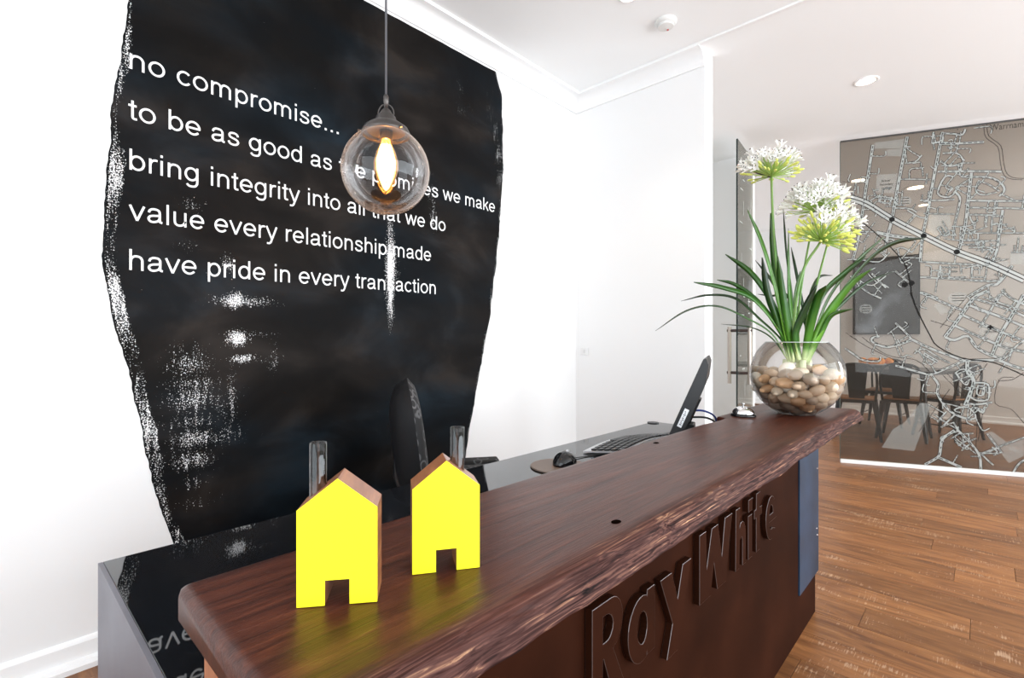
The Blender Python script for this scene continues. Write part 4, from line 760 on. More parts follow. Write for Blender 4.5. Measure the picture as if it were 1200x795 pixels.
# ------------------------------------------------------------ service bell
bl = empty('service_bell', (2.065, 0.690, ZT), label='small chrome service bell on the slab left of the glass bowl', cat='bell')
v, f = lathe([(0, 0.0008), (0.046, 0.0008), (0.047, 0.004), (0.044, 0.009), (0.036, 0.011), (0, 0.011)], 36, (2.065, 0.690, ZT)); mesh('base', v, f, BLACKG, bl, smooth=True)
v, f = lathe([(0.041, 0.012)] + [(0.041 * math.cos(a), 0.013 + 0.026 * math.sin(a)) for a in [math.radians(q) for q in range(5, 86, 8)]] + [(0.0, 0.0395)], 36, (2.065, 0.690, ZT)); mesh('dome', v, f, CHROME, bl, smooth=True)
v, f = lathe([(0, 0.038), (0.0025, 0.038), (0.0025, 0.047), (0.006, 0.048), (0.006, 0.051), (0, 0.052)], 16, (2.065, 0.690, ZT)); mesh('plunger', v, f, CHROME, bl, smooth=True)

# ------------------------------------------------------------ mouse pad, mouse, keyboard, monitor
mp_ = empty('mouse_pad', (1.372, 1.070, DZ), label='round taupe mouse pad on the black glass desk', cat='mouse pad')
v, f = lathe([(0, 0.0005), (0.098, 0.0005), (0.100, 0.003), (0.098, 0.006), (0, 0.006)], 48, (1.372, 1.070, DZ)); mesh('pad', v, f, simple('taupe_rubber', (0.16, 0.115, 0.09), 0.5), mp_)
ms_ = empty('computer_mouse', (1.405, 1.068, DZ + 0.0062), math.radians(20), label='glossy black computer mouse on the round pad', cat='computer mouse')
vs = []; fs = []; na, nb = 28, 10
for j in range(nb + 1):
    p = math.pi / 2 * j / nb
    for i in range(na):
        a = 2 * math.pi * i / na; ca, sa = math.cos(a), math.sin(a)
        vs.append((0.064 * ca * math.cos(p) ** 0.8, 0.040 * sa * math.cos(p) ** 0.7 * (1 - 0.12 * ca), 0.043 * math.sin(p) * (1 - 0.10 * ca)))
for j in range(nb):
    for i in range(na): fs.append((j * na + i, j * na + (i + 1) % na, (j + 1) * na + (i + 1) % na, (j + 1) * na + i))
fs.append(tuple(range(na - 1, -1, -1)))
mesh('shell', vs, fs, BLACKG, ms_, smooth=True, world=False, weld=True)
v, f = tube([(0.030, -0.004, 0.037), (0.030, 0.004, 0.037)], 0.006, 12); mesh('scroll_wheel', v, f, SILVER, ms_, world=False)
v, f = tube(catmull([(0.056, 0, 0.008), (0.09, 0.0, 0.0), (0.14, -0.03, -0.004), (0.22, -0.10, -0.004), (0.30, -0.20, -0.004)], 5), 0.0018, 6); mesh('cable', v, f, BLACKP, ms_, world=False, smooth=True)

KX0, KX1, KY0, KY1 = 1.60, 2.04, 0.945, 1.13
kb = empty('keyboard', ((KX0 + KX1) / 2, (KY0 + KY1) / 2, DZ), label='curved silver and black keyboard on the glass desk before the monitor', cat='keyboard')
def kz(u, v): return DZ + 0.008 + 0.026 * (1 - v) + 0.012 * math.sin(math.pi * u)
vs = []; fs = []; nu, nv = 24, 6
for lay in (0, 1):
    for j in range(nv + 1):
        for i in range(nu + 1):
            u, v_ = i / nu, j / nv
            bow = 0.012 * math.sin(math.pi * u)
            vs.append((KX0 + (KX1 - KX0) * u, KY0 + (KY1 - KY0) * v_ + bow, kz(u, v_) + (0 if lay else -0.0055)))
q = (nu + 1) * (nv + 1)
for j in range(nv):
    for i in range(nu):
        a = j * (nu + 1) + i; fs.append((a, a + 1, a + nu + 2, a + nu + 1)); fs.append((q + a, q + a + nu + 1, q + a + nu + 2, q + a + 1))
bd = [i for i in range(nu + 1)] + [j * (nu + 1) + nu for j in range(1, nv + 1)] + [nv * (nu + 1) + i for i in range(nu - 1, -1, -1)] + [j * (nu + 1) for j in range(nv - 1, 0, -1)]
for a, b in zip(bd, bd[1:] + bd[:1]): fs.append((a, b, q + b, q + a))
mesh('frame', vs, fs, SILVER, kb)
kv, kf = boxg((-0.0118, -0.0105, 0), (0.0118, 0.0105, 0.006)); kd = None
for r_ in range(5):
    for c_ in range(15):
        if r_ == 4 and 4 < c_ < 10: continue
        u = (c_ + 0.7) / 15.4; v_ = 0.14 + r_ * 0.155
        if kd is None:
            o = mesh('key', kv, kf, BLACKP, kb, world=False, bevel=0.0012); kd = o.data
        else:
            o = bpy.data.objects.new('key', kd); C.objects.link(o); o.parent = kb
        o.location = Vector((KX0 + (KX1 - KX0) * u, KY0 + (KY1 - KY0) * v_ + 0.012 * math.sin(math.pi * u), kz(u, v_) + 0.0004)) - kb.location
        o.rotation_euler = (math.atan2(-0.026, KY1 - KY0), -math.atan2(0.010 * math.pi * math.cos(math.pi * u), KX1 - KX0), 0)
v, f = boxg((-0.062, -0.0105, 0), (0.062, 0.0105, 0.006)); o = mesh('space_bar', v, f, BLACKP, kb, world=False, bevel=0.0012)
o.location = Vector((KX0 + (KX1 - KX0) * 0.5, KY0 + (KY1 - KY0) * 0.76 + 0.012, kz(0.5, 0.76) + 0.0004)) - kb.location
o = box('riser', (KX0 + 0.02, KY0 + 0.008, DZ + 0.0005), (KX1 - 0.02, KY0 + 0.016, DZ + 0.0275), BLACKP, kb)

mn = empty('computer_monitor', (2.135, 0.998, DZ), math.radians(20), label='black flat computer monitor seen from its edge behind the slab', cat='computer monitor')
TL = math.radians(23)
def mp3(a, t, h): return (a, -h * math.sin(TL) - t * math.cos(TL) * -1 + 0, 0.05 + h * math.cos(TL) + t * math.sin(TL))
def mbox(name, a0, a1, t0, t1, h0, h1, mat, bevel=0.0):
    v, f = boxg((a0, t0, h0), (a1, t1, h1)); return mesh(name, [mp3(*q) for q in v], f, mat, mn, world=False, bevel=bevel)
MW = 0.225
prof = [(0.012, 0.0), (0.012, 0.335), (0.004, 0.342), (-0.014, 0.322), (-0.034, 0.25), (-0.038, 0.06), (-0.016, 0.0)]
vs = [mp3(-MW, t, h) for t, h in prof] + [mp3(MW, t, h) for t, h in prof]; n = len(prof)
mesh('casing', vs, [tuple(range(n)), tuple(range(2 * n - 1, n - 1, -1))] + [(i, (i + 1) % n, n + (i + 1) % n, n + i) for i in range(n)], BLACKP, mn, world=False, bevel=0.002)
mbox('screen', -MW + 0.018, MW - 0.018, 0.0118, 0.0128, 0.03, 0.325, simple('dark_screen', (0.02, 0.025, 0.03), 0.08))
mbox('edge_label', -MW - 0.0008, -MW + 0.0002, -0.020, -0.002, 0.045, 0.125, simple('label_white', (0.8, 0.82, 0.85), 0.5))
m = MB()
for k in range(9):
    h = 0.055 + k * 0.007; v, f = boxg((-MW - 0.0014, -0.016 + (k % 3) * 0.002, h), (-MW - 0.0007, -0.007 - (k % 2) * 0.002, h + 0.003)); m.add([mp3(*q) for q in v], f)
m.build('label_print', BLACKP, mn, world=False)
v, f = boxg((-0.035, -0.045, -0.01), (0.035, -0.020, 0.16)); mesh('stand_neck', [mp3(*q) for q in v], f, BLACKP, mn, world=False, bevel=0.003)
v, f = lathe([(0, 0.0006), (0.11, 0.0006), (0.11, 0.006), (0.095, 0.012), (0.0, 0.018)], 40, (0, -0.03, 0)); mesh('stand_base', v, f, BLACKP, mn, world=False, smooth=False)
v, f = boxg((-0.05, -0.075, 0.004), (0.05, -0.01, 0.07)); mesh('neck_foot', v, f, BLACKP, mn, world=False, bevel=0.006)
BLUE = simple('blue_cable_sheath', (0.02, 0.05, 0.28), 0.4)
def cable(name, lab, pts, r, mat, root_loc):
    t = empty(name, root_loc, label=lab, cat='cable'); v, f = tube(catmull(pts, 6), r, 8); mesh('sheath', v, f, mat, t, smooth=True); return t
cable('video_cable', 'blue cable behind the monitor base', [(2.14, 0.965, 0.82), (2.20, 0.91, 0.825), (2.27, 0.88, 0.79), (2.31, 0.90, 0.72), (2.36, 1.0, 0.7065)], 0.0045, BLUE, (2.2, 0.92, DZ))
cable('power_cable', 'black cable looping behind the monitor next to the blue one', [(2.12, 0.95, 0.80), (2.17, 0.88, 0.80), (2.24, 0.85, 0.76), (2.30, 0.86, 0.707), (2.38, 0.95, 0.7065)], 0.0045, BLACKP, (2.17, 0.90, DZ))

# ------------------------------------------------------------ office chair behind the desk
def ring_fabric():
    m, nt, b = nm('ring_pattern_fabric'); N = nt.nodes; tc = N.new('ShaderNodeTexCoord')
    vo = N.new('ShaderNodeTexVoronoi'); vo.inputs['Scale'].default_value = 21; vo.inputs['Randomness'].default_value = 0.75; L(nt, tc.outputs['Object'], vo.inputs['Vector'])
    r = N.new('ShaderNodeValToRGB'); e = r.color_ramp.elements; e.new(0.4); e.new(0.5); e.new(0.6)
    for q, (p, c) in zip(e, [(0.0, 0.012), (0.30, 0.012), (0.35, 0.10), (0.45, 0.10), (0.52, 0.012)]): q.position = p; q.color = (c, c, c * 1.05, 1)
    L(nt, vo.outputs['Distance'], r.inputs['Fac']); L(nt, r.outputs['Color'], b.inputs['Base Color']); b.inputs['Roughness'].default_value = 0.8; return m
RING = ring_fabric()
oc = empty('office_chair', (1.56, 1.65, 0), math.radians(-35), label='black office chair with ring patterned fabric behind the desk', cat='chair')
def pad(name, wid, hei, tf, tb, mat, place, back_mat=None, nu=20, nv=20):
    """cushion: superellipse outline, domed front (tf) and back (tb)"""
    vs = []; fs = []; fm = []; n = 40; R = 8
    for side, th in ((0, tf), (1, tb)):
        for r_ in range(R + 1):
            q = r_ / R
            for i in range(n):
                a = 2 * math.pi * i / n; ca, sa = math.cos(a), math.sin(a)
                su = math.copysign(abs(ca) ** 0.62, ca); sv = math.copysign(abs(sa) ** 0.62, sa)
                d = th * (1 - q ** 3.0) ** 0.5
                vs.append(place(su * wid / 2 * q, sv * hei / 2 * q, d if side == 0 else -d))
    for side in (0, 1):
        o = side * (R + 1) * n
        for r_ in range(R):
            for i in range(n):
                fs.append((o + r_ * n + i, o + r_ * n + (i + 1) % n, o + (r_ + 1) * n + (i + 1) % n, o + (r_ + 1) * n + i)); fm.append(side if back_mat else 0)
    return mesh(name, vs, fs, mat, oc, smooth=True, world=False, mats=[mat] + ([back_mat] if back_mat else []), fm=fm, weld=True)
# chair space: +x is forward, seat centre at the origin
bk = pad('backrest', 0.44, 0.56, 0.045, 0.10, RING, lambda a, b, d: (-0.27 + d - 0.10 * (b / 0.28 + 1) * 0.35 + 0.25 * a * a, a, 0.69 + b), simple('matt_black_shell', (0.008, 0.008, 0.009), 0.6, spec=0.15))
pad('seat', 0.50, 0.50, 0.035, 0.05, RING, lambda a, b, d: (b + 0.02, a, 0.50 + d), BLACKP)
for s in (-1, 1):
    v, f = tube(catmull([(-0.05, s * 0.25, 0.46), (-0.05, s * 0.29, 0.47), (-0.05, s * 0.29, 0.49)], 4), 0.014, 8); mesh('armrest_post', v, f, BLACKP, oc, world=False, smooth=True)
    v, f = boxg((-0.15, s * 0.29 - 0.045, 0.490), (0.12, s * 0.29 + 0.045, 0.530)); mesh('armrest', v, f, RING, oc, world=False, bevel=0.01)
v, f = tube(catmull([(-0.12, 0, 0.44), (-0.28, 0, 0.44), (-0.37, 0, 0.52), (-0.375, 0, 0.66)], 5), 0.022, 8); mesh('back_bracket', v, f, BLACKP, oc, world=False, smooth=True)
v, f = tube([(0, 0, 0.10), (0, 0, 0.45)], 0.025, 16); mesh('gas_lift', v, f, BRASSD, oc, world=False)
for k in range(5):
    a = k * 2 * math.pi / 5; e = Vector((math.cos(a) * 0.29, math.sin(a) * 0.29, 0.075))
    v, f = tube([(0, 0, 0.11), (e.x * 0.5, e.y * 0.5, 0.10), tuple(e)], [0.028, 0.02, 0.015], 8); lg = mesh('leg', v, f, BLACKP, oc, world=False)
    v, f = tube([(e.x, e.y, 0.03), (e.x + math.sin(a) * 0.03, e.y - math.cos(a) * 0.03, 0.03)], 0.029, 14); mesh('castor', v, f, BLACKP, lg, world=False)
v, f = lathe([(0, 0), (0.006, 0), (0.005, 0.003), (0, 0.004)], 12, (0, 0, 0)); mesh('adjuster_button', [(-0.355 - c, -0.02 + a, 0.58 + b) for a, b, c in v], f, CHROME, oc, world=False)

# ------------------------------------------------------------ pendant lamp
PX, PY, PZ = 0.776, 1.218, 1.618; PR = 0.121
pn = empty('pendant_lamp', (PX, PY, H), label='clear glass globe pendant with glowing filament bulb over the desk', cat='pendant lamp')
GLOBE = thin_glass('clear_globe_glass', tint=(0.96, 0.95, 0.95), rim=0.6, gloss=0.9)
a0 = math.asin(0.052 / PR)
prf = [(PR * math.sin(t), PR * math.cos(t)) for t in [a0 + (math.pi - a0) * i / 36 for i in range(37)]]
v, f = lathe(prf, 56, (PX, PY, PZ)); mesh('glass_globe', v, f, GLOBE, pn, smooth=True, weld=True)
gz = PZ + PR * math.cos(a0)
v, f = lathe([(0.0, gz + 0.066), (0.006, gz + 0.066), (0.012, gz + 0.060), (0.018, gz + 0.050), (0.026, gz + 0.042), (0.030, gz + 0.030), (0.046, gz + 0.020), (0.060, gz + 0.010), (0.066, gz - 0.002), (0.066, gz - 0.009), (0.062, gz - 0.009), (0.060, gz - 0.001), (0.0, gz + 0.004)], 48, (PX, PY, 0)); mesh('gallery_cap', v, f, BRASSD, pn, smooth=True)
for k in range(3):
    a = k * 2.094 + 0.55; v, f = tube([(PX + math.cos(a) * 0.058, PY + math.sin(a) * 0.058, gz - 0.004), (PX + math.cos(a) * 0.076, PY + math.sin(a) * 0.076, gz - 0.004)], 0.003, 8); mesh('thumb_screw', v, f, BRASSD, pn)
lp = [(PX + 0.022 * math.cos(t) * math.sin(HEAD), PY - 0.022 * math.cos(t) * math.cos(HEAD), gz + 0.052 + 0.026 * math.sin(t)) for t in [math.radians(q) for q in range(-20, 201, 20)]]
v, f = tube(lp, 0.0018, 8); mesh('hanging_loop', v, f, BRASSD, pn, smooth=True)
v, f = lathe([(0, gz + 0.062), (0.006, gz + 0.062), (0.006, gz + 0.080), (0.0075, gz + 0.082), (0.0075, gz + 0.098), (0.005, gz + 0.104), (0.0, gz + 0.106)], 16, (PX, PY, 0)); mesh('cord_grip', v, f, BRASSD, pn, smooth=True)
v, f = tube([(PX, PY, gz + 0.10), (PX, PY, H - 0.02)], 0.0032, 8); mesh('cord', v, f, simple('grey_braided_cord', (0.10, 0.10, 0.11), 0.8), pn, smooth=True)
v, f = lathe([(0, H - 0.028), (0.03, H - 0.026), (0.045, H - 0.012), (0.048, H), (0, H)], 32, (PX, PY, 0)); mesh('ceiling_rose', v, f, BRASSD, pn, smooth=True)
v, f = lathe([(0, gz + 0.003), (0.018, gz + 0.003), (0.018, gz - 0.012), (0.016, gz - 0.022), (0, gz - 0.022)], 24, (PX, PY, 0)); mesh('lamp_holder', v, f, BRASSD, pn, smooth=True)
BG = thin_glass('amber_bulb_glass', tint=(1.0, 0.80, 0.55), rim=0.0, gloss=1.0, haze=0.4, haze_col=(1.0, 0.55, 0.2))
zt = gz - 0.022
v, f = lathe([(0.013, zt), (0.016, zt - 0.012), (0.027, zt - 0.035), (0.034, zt - 0.062), (0.034, zt - 0.085), (0.026, zt - 0.108), (0.015, zt - 0.130), (0.008, zt - 0.142), (0.0, zt - 0.145)], 32, (PX, PY, 0)); bulb = mesh('filament_bulb', v, f, BG, pn, smooth=True)
FIL = emis('filament_glow', (1.0, 0.42, 0.08), 90)
for k in range(10):
    a = k * 2 * math.pi / 10; r1, r2 = (0.023, 0.012)
    v, f = tube([(PX + r2 * math.cos(a), PY + r2 * math.sin(a), zt - 0.016), (PX + r1 * math.cos(a + 0.2), PY + r1 * math.sin(a + 0.2), zt - 0.055), (PX + r2 * math.cos(a + 0.31), PY + r2 * math.sin(a + 0.31), zt - 0.118)], 0.0028, 6)
    mesh('filament', v, f, FIL, bulb)
v, f = tube([(PX, PY, zt), (PX, PY, zt - 0.12)], 0.002, 8); mesh('filament_stem', v, f, simple('glass_stem', (0.6, 0.5, 0.4), 0.2), bulb)
pl_ = bpy.data.lights.new('bulb_light', 'POINT'); pl_.energy = 6; pl_.color = (1.0, 0.62, 0.30); pl_.shadow_soft_size = 0.02
plo = bpy.data.objects.new('bulb_light', pl_); C.objects.link(plo); plo.location = (0, 0, PZ + 0.03 - H); plo.parent = pn

# ------------------------------------------------------------ glass bowl with pebbles and the agapanthus
BX, BY = 2.28, 0.555; BR = 0.172; BC = ZT + 0.162
bw = empty('glass_bowl', (BX, BY, ZT), label='large round clear glass bowl on the right end of the slab', cat='bowl')
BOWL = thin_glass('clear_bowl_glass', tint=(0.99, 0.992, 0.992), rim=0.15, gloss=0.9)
tb = math.asin(0.070 / BR); tt = math.asin(0.112 / BR)
prf = [(0, 0.0008), (0.066, 0.0008)] + [(BR * math.sin(t), BC - ZT - BR * math.cos(t)) for t in [tb + (math.pi - tt - tb) * i / 36 for i in range(37)]]
v, f = lathe(prf, 64, (BX, BY, ZT)); mesh('bowl_shell', v, f, BOWL, bw, smooth=True)
zr = BC + BR * math.cos(tt)
v, f = tube([(BX + 0.112 * math.cos(t), BY + 0.112 * math.sin(t), zr) for t in [2 * math.pi * i / 48 for i in range(49)]], 0.0016, 8); mesh('rim', v, f, simple('rim_glass', (0.55, 0.60, 0.58), 0.05, spec=0.8), bw, smooth=True)

PEB = []
for i, (c0, c1) in enumerate([((0.70, 0.54, 0.38), (0.48, 0.33, 0.22)), ((0.85, 0.74, 0.58), (0.66, 0.52, 0.37)), ((0.58, 0.47, 0.36), (0.36, 0.27, 0.20)), ((0.80, 0.56, 0.34), (0.55, 0.30, 0.15)), ((0.88, 0.82, 0.72), (0.68, 0.60, 0.50))]):
    m, nt, b = nm('river_pebble_%d' % i); tc = nt.nodes.new('ShaderNodeTexCoord'); n1 = nt.nodes.new('ShaderNodeTexNoise'); n1.inputs['Scale'].default_value = 28; n1.inputs['Detail'].default_value = 5
    L(nt, tc.outputs['Object'], n1.inputs['Vector']); r = nt.nodes.new('ShaderNodeValToRGB'); r.color_ramp.elements[0].position = 0.35; r.color_ramp.elements[1].position = 0.68
    r.color_ramp.elements[0].color = (*c1, 1); r.color_ramp.elements[1].color = (*c0, 1); L(nt, n1.outputs['Fac'], r.inputs['Fac']); L(nt, r.outputs['Color'], b.inputs['Base Color']); b.inputs['Roughness'].default_value = 0.4
    PEB.append(m)
def peb_mesh(k):
    bm = bmesh.new(); bmesh.ops.create_icosphere(bm, subdivisions=3, radius=1.0)
    for v in bm.verts:
        n_ = noise.noise(v.co * 0.8 + Vector((k * 7.3, 0, 0))); v.co *= 1 + 0.14 * n_
    me = bpy.data.meshes.new('pebble'); bm.to_mesh(me); bm.free(); me.materials.append(PEB[k % 5])
    for p in me.polygons: p.use_smooth = True
    return me
PM = [peb_mesh(k) for k in range(10)]
def pack(n=128, seed=5):
    r = np.random.RandomState(seed); rad = r.uniform(0.0205, 0.0285, n)
    p = r.uniform(-0.09, 0.09, (n, 3)); p[:, 2] = r.uniform(-0.12, 0.10, n)
    core = np.array([0.0, 0.0])
    for it in range(420):
        p[:, 2] -= 0.0012 if it < 330 else 0.0003
        d = p[:, None, :] - p[None, :, :]; dist = np.sqrt((d ** 2).sum(-1)) + 1e-9; mn_ = (rad[:, None] + rad[None, :]) * 0.97
        ov = np.clip(mn_ - dist, 0, None); np.fill_diagonal(ov, 0)
        p += (d / dist[..., None] * (ov * 0.32)[..., None]).sum(1)
        l = np.sqrt((p ** 2).sum(1)); lim = BR - 0.004 - rad * 0.92; k = l > lim; p[k] *= (lim[k] / l[k])[:, None]
        fl_ = -(BC - ZT) + 0.004 + rad * 0.75; p[:, 2] = np.maximum(p[:, 2], fl_)
    return p, rad
pp, pr = pack(); rq = random.Random(11)
COLN = ['brown', 'cream', 'grey brown', 'orange tan', 'pale grey']
for i in range(len(pr)):
    k = rq.randrange(10); o = bpy.data.objects.new('pebble', PM[k]); C.objects.link(o)
    o.location = (BX + pp[i, 0], BY + pp[i, 1], BC + pp[i, 2])
    o.rotation_euler = (rq.uniform(-0.45, 0.45), rq.uniform(-0.45, 0.45), rq.uniform(0, 6.28))
    s = pr[i] * 0.98; o.scale = (s * rq.uniform(1.12, 1.42), s * rq.uniform(0.95, 1.10), s * rq.uniform(0.76, 0.92))
    lv = (pp[i, 2] > 0.0)
    cw = pp[i, 0] * math.sin(HEAD) - pp[i, 1] * math.cos(HEAD); dw = pp[i, 0] * math.cos(HEAD) + pp[i, 1] * math.sin(HEAD)
    lvl = 'top' if pp[i, 2] > 0.005 else ('middle' if pp[i, 2] > -0.06 else 'bottom'); sde = ('left' if cw < -0.05 else ('right' if cw > 0.05 else 'middle')); dep = 'front' if dw < -0.02 else 'back'
    tag(o, 'smooth %s river pebble, %s %s of the bowl, %s layer' % (COLN[k % 5], dep, sde, lvl), 'pebble', '%s pebbles, %s %s %s of the bowl' % (COLN[k % 5], dep, sde, lvl))

pt = empty('agapanthus', (BX, BY, BC + 0.02), label='white agapanthus with strap leaves standing in the pebble filled bowl', cat='plant')
def leaf_mat(name, c0, c1, tipc):
    m, nt, b = nm(name); N = nt.nodes; at = N.new('ShaderNodeAttribute'); at.attribute_name = 'along'
    tc = N.new('ShaderNodeTexCoord'); n1 = N.new('ShaderNodeTexNoise'); n1.inputs['Scale'].default_value = 20; L(nt, tc.outputs['Object'], n1.inputs['Vector'])
    r = N.new('ShaderNodeValToRGB'); e = r.color_ramp.elements; e.new(0.3); e.new(0.9)
    for q, (p, c) in zip(e, [(0.0, (0.60, 0.66, 0.36)), (0.16, c1), (0.55, c0), (1.0, tipc)]): q.position = p; q.color = (*c, 1)
    mt = N.new('ShaderNodeMath'); mt.operation = 'MULTIPLY_ADD'; mt.inputs[1].default_value = 0.16; mt.inputs[2].default_value = -0.08
    L(nt, n1.outputs['Fac'], mt.inputs[0]); ad = N.new('ShaderNodeMath'); ad.operation = 'ADD'; L(nt, mt.outputs[0], ad.inputs[0]); L(nt, at.outputs['Fac'], ad.inputs[1])
    L(nt, ad.outputs[0], r.inputs['Fac']); L(nt, r.outputs['Color'], b.inputs['Base Color']); b.inputs['Roughness'].default_value = 0.32; return m
LEAF = [leaf_mat('strap_leaf_green', (0.022, 0.10, 0.006), (0.09, 0.26, 0.025), (0.02, 0.06, 0.006)), leaf_mat('strap_leaf_dark', (0.010, 0.045, 0.005), (0.05, 0.16, 0.02), (0.008, 0.018, 0.005)), leaf_mat('strap_leaf_bright', (0.06, 0.20, 0.010), (0.16, 0.38, 0.035), (0.03, 0.09, 0.008))]
LO = Vector((BX, BY, ZT))
def leaf(pts, w_, mat):
    P = [LO + p for p in catmull([Vector(q) for q in pts], 7)]; n = len(P); vs = []; al = []
    viewd = Vector((math.cos(HEAD), math.sin(HEAD), 0.15)).normalized()
    for i, p in enumerate(P):
        t = i / (n - 1); d = (P[min(i + 1, n - 1)] - P[max(i - 1, 0)]).normalized()
        a = d.cross(viewd); a = a.normalized() if a.length > 1e-3 else Vector((0, 0, 1))
        tw = 0.55 * math.sin(t * 2.4 + w_ * 900); b = a.cross(d).normalized(); a = (a * math.cos(tw) + b * math.sin(tw)); b = a.cross(d).normalized()
        ww = w_ * (0.75 + 0.35 * math.sin(math.pi * min(1, t * 1.1))) * min(1, (1 - t) / 0.16 + 0.10) ** 0.7
        vs += [p + a * ww, p + b * ww * 0.22 + b * 0.0006, p - a * ww, p + b * ww * 0.22 - b * 0.0012]; al += [t] * 4
    fs = []
    for i in range(n - 1):
        for k in range(4): fs.append((i * 4 + k, i * 4 + (k + 1) % 4, i * 4 + 4 + (k + 1) % 4, i * 4 + 4 + k))
    fs += [(0, 1, 2, 3), tuple((n - 1) * 4 + k for k in (3, 2, 1, 0))]
    o = mesh('leaf', vs, fs, mat, pt, smooth=True); at = o.data.attributes.new('along', 'FLOAT', 'POINT'); at.data.foreach_set('value', al); return o
for i, (pts, w_) in enumerate(LEAVES): leaf(pts, w_, LEAF[1] if w_ < 0.0065 else LEAF[(0, 2, 0, 1)[i % 4]])
STEM = leaf_mat('flower_stalk_green', (0.10, 0.24, 0.04), (0.30, 0.42, 0.12), (0.16, 0.26, 0.05))
tops = []
for pts, r_ in STEMS:
    P = [LO + p for p in catmull([Vector(q) for q in pts], 6)]; v, f = tube(P, [r_ * (1.1 - 0.35 * i / len(P)) for i in range(len(P))], 10)
    o = mesh('stalk', v, f, STEM, pt, smooth=True); at = o.data.attributes.new('along', 'FLOAT', 'POINT'); at.data.foreach_set('value', [min(1, (k // 10) / len(P)) for k in range(len(v))]); tops.append((P[-1], (P[-1] - P[-3]).normalized()))
# pale leaf bases among the stones
for k in range(5):
    a = k * 1.3; p = LO + Vector((0.045 * math.cos(a) + 0.0, 0.045 * math.sin(a), 0.17)); v, f = tube([p + Vector((0, 0, -0.03)), p, p + Vector((0.004, 0, 0.05))], [0.016, 0.014, 0.011], 12)
    o = mesh('leaf_base', v, f, simple('pale_leaf_base_%d' % k, (0.62, 0.66, 0.42), 0.4), pt, smooth=True)
PET = simple('white_petal', (0.93, 0.92, 0.88), 0.5); PED = simple('pedicel_green', (0.34, 0.50, 0.10), 0.5); BUD = simple('yellow_green_bud', (0.66, 0.70, 0.16), 0.5); ANT = simple('dark_anther', (0.05, 0.03, 0.02), 0.6)
def floret(kind, Ln):
    m = MB(); v, f = tube([(0, 0, 0), (0, 0, Ln)], [0.0010, 0.0013], 5); m.add(v, f, 0)
    if kind == 'open':
        v, f = lathe([(0.0015, Ln), (0.004, Ln + 0.010)], 6, (0, 0, 0)); m.add(v, f, 1)
        for k in range(6):
            a = k * math.pi / 3; pr_ = [(0.002, 0.006, 0.0018), (0.006, 0.015, 0.0030), (0.011, 0.022, 0.0030), (0.016, 0.026, 0.0012)]
            vs = []
            for r_, z, hw in pr_:
                c = Vector((math.cos(a) * r_, math.sin(a) * r_, Ln + z)); q = Vector((-math.sin(a), math.cos(a), 0)) * hw
                vs += [c + q, c - q, c - q * 0.2 - Vector((math.cos(a), math.sin(a), -1)) * 0.0007]
            fs = []
            for i in range(len(pr_) - 1):
                for j in range(3): fs.append((i * 3 + j, i * 3 + (j + 1) % 3, i * 3 + 3 + (j + 1) % 3, i * 3 + 3 + j))
            m.add(vs, fs + [(0, 1, 2), (11, 10, 9)], 1)
        for k in range(3):
            a = k * 2.1; c = Vector((math.cos(a) * 0.006, math.sin(a) * 0.006, Ln + 0.026)); v, f = tube([(0, 0, Ln + 0.008), tuple(c)], 0.0004, 3); m.add(v, f, 1)
            v, f = boxg(c - Vector((.0011, .0011, .0007)), c + Vector((.0011, .0011, .0012))); m.add(v, f, 3)
    else:
        v, f = lathe([(0.0, Ln), (0.0022, Ln + 0.003), (0.0038, Ln + 0.010), (0.0034, Ln + 0.018), (0.0, Ln + 0.023)], 6, (0, 0, 0)); m.add(v, f, 2 if kind == 'bud' else 1)
    o = m.build('floret', None, None, mats=[PED, PET, BUD, ANT], world=False); d = o.data; bpy.data.objects.remove(o); return d
FO = [floret('open', l) for l in (0.050, 0.060, 0.070)]; FBD = [floret('bud', l) for l in (0.042, 0.054, 0.062)]; FWB = [floret('wbud', l) for l in (0.052, 0.064)]
def head(i, size, nfl, bud_low, tilt, zmin):
    c, d = tops[i]; hd_ = empty('flower_head', tuple(c - pt.location)); hd_.parent = pt
    ax = (d * 0.5 + Vector((0, 0, 1)) + Vector(tilt)).normalized(); R_ = ax.to_track_quat('Z', 'Y'); r = random.Random(40 + i)
    for k in range(nfl):
        z = 1 - (1 - zmin) * (k + 0.5) / nfl; a = k * 2.39996; s = math.sqrt(max(0, 1 - z * z))
        dv = R_ @ Vector((math.cos(a) * s + r.uniform(-.1, .1), math.sin(a) * s + r.uniform(-.1, .1), z + r.uniform(-.08, .08))).normalized()
        if z < 0.35 and r.random() < 0.30: continue
        low = z < bud_low + r.uniform(-0.25, 0.25); d_ = r.choice(FBD) if low else (r.choice(FO) if r.random() < 0.86 else r.choice(FWB))
        o = bpy.data.objects.new('floret', d_); C.objects.link(o); o.parent = hd_
        o.rotation_mode = 'QUATERNION'; o.rotation_quaternion = dv.to_track_quat('Z', 'Y'); sc_ = size * r.uniform(0.88, 1.12); o.scale = (sc_,) * 3
head(0, 1.34, 105, 0.34, (0, 0, 0), -0.02)
head(1, 1.42, 110, 0.05, (0, 0, 0), -0.12)
head(2, 1.46, 120, 0.78, (-0.25, -0.3, 0), -0.15)
head(3, 1.20, 80, 0.30, (0.1, -0.3, 0), -0.25)
v, f = tube([tops[0][0] + Vector((0, 0, -0.004)), tops[0][0] + Vector((-0.03, 0.045, 0.02)), tops[0][0] + Vector((-0.035, 0.06, 0.03))], [0.003, 0.006, 0.001], 6); mesh('withered_bract', v, f, simple('dry_bract', (0.05, 0.03, 0.025), 0.7), pt)

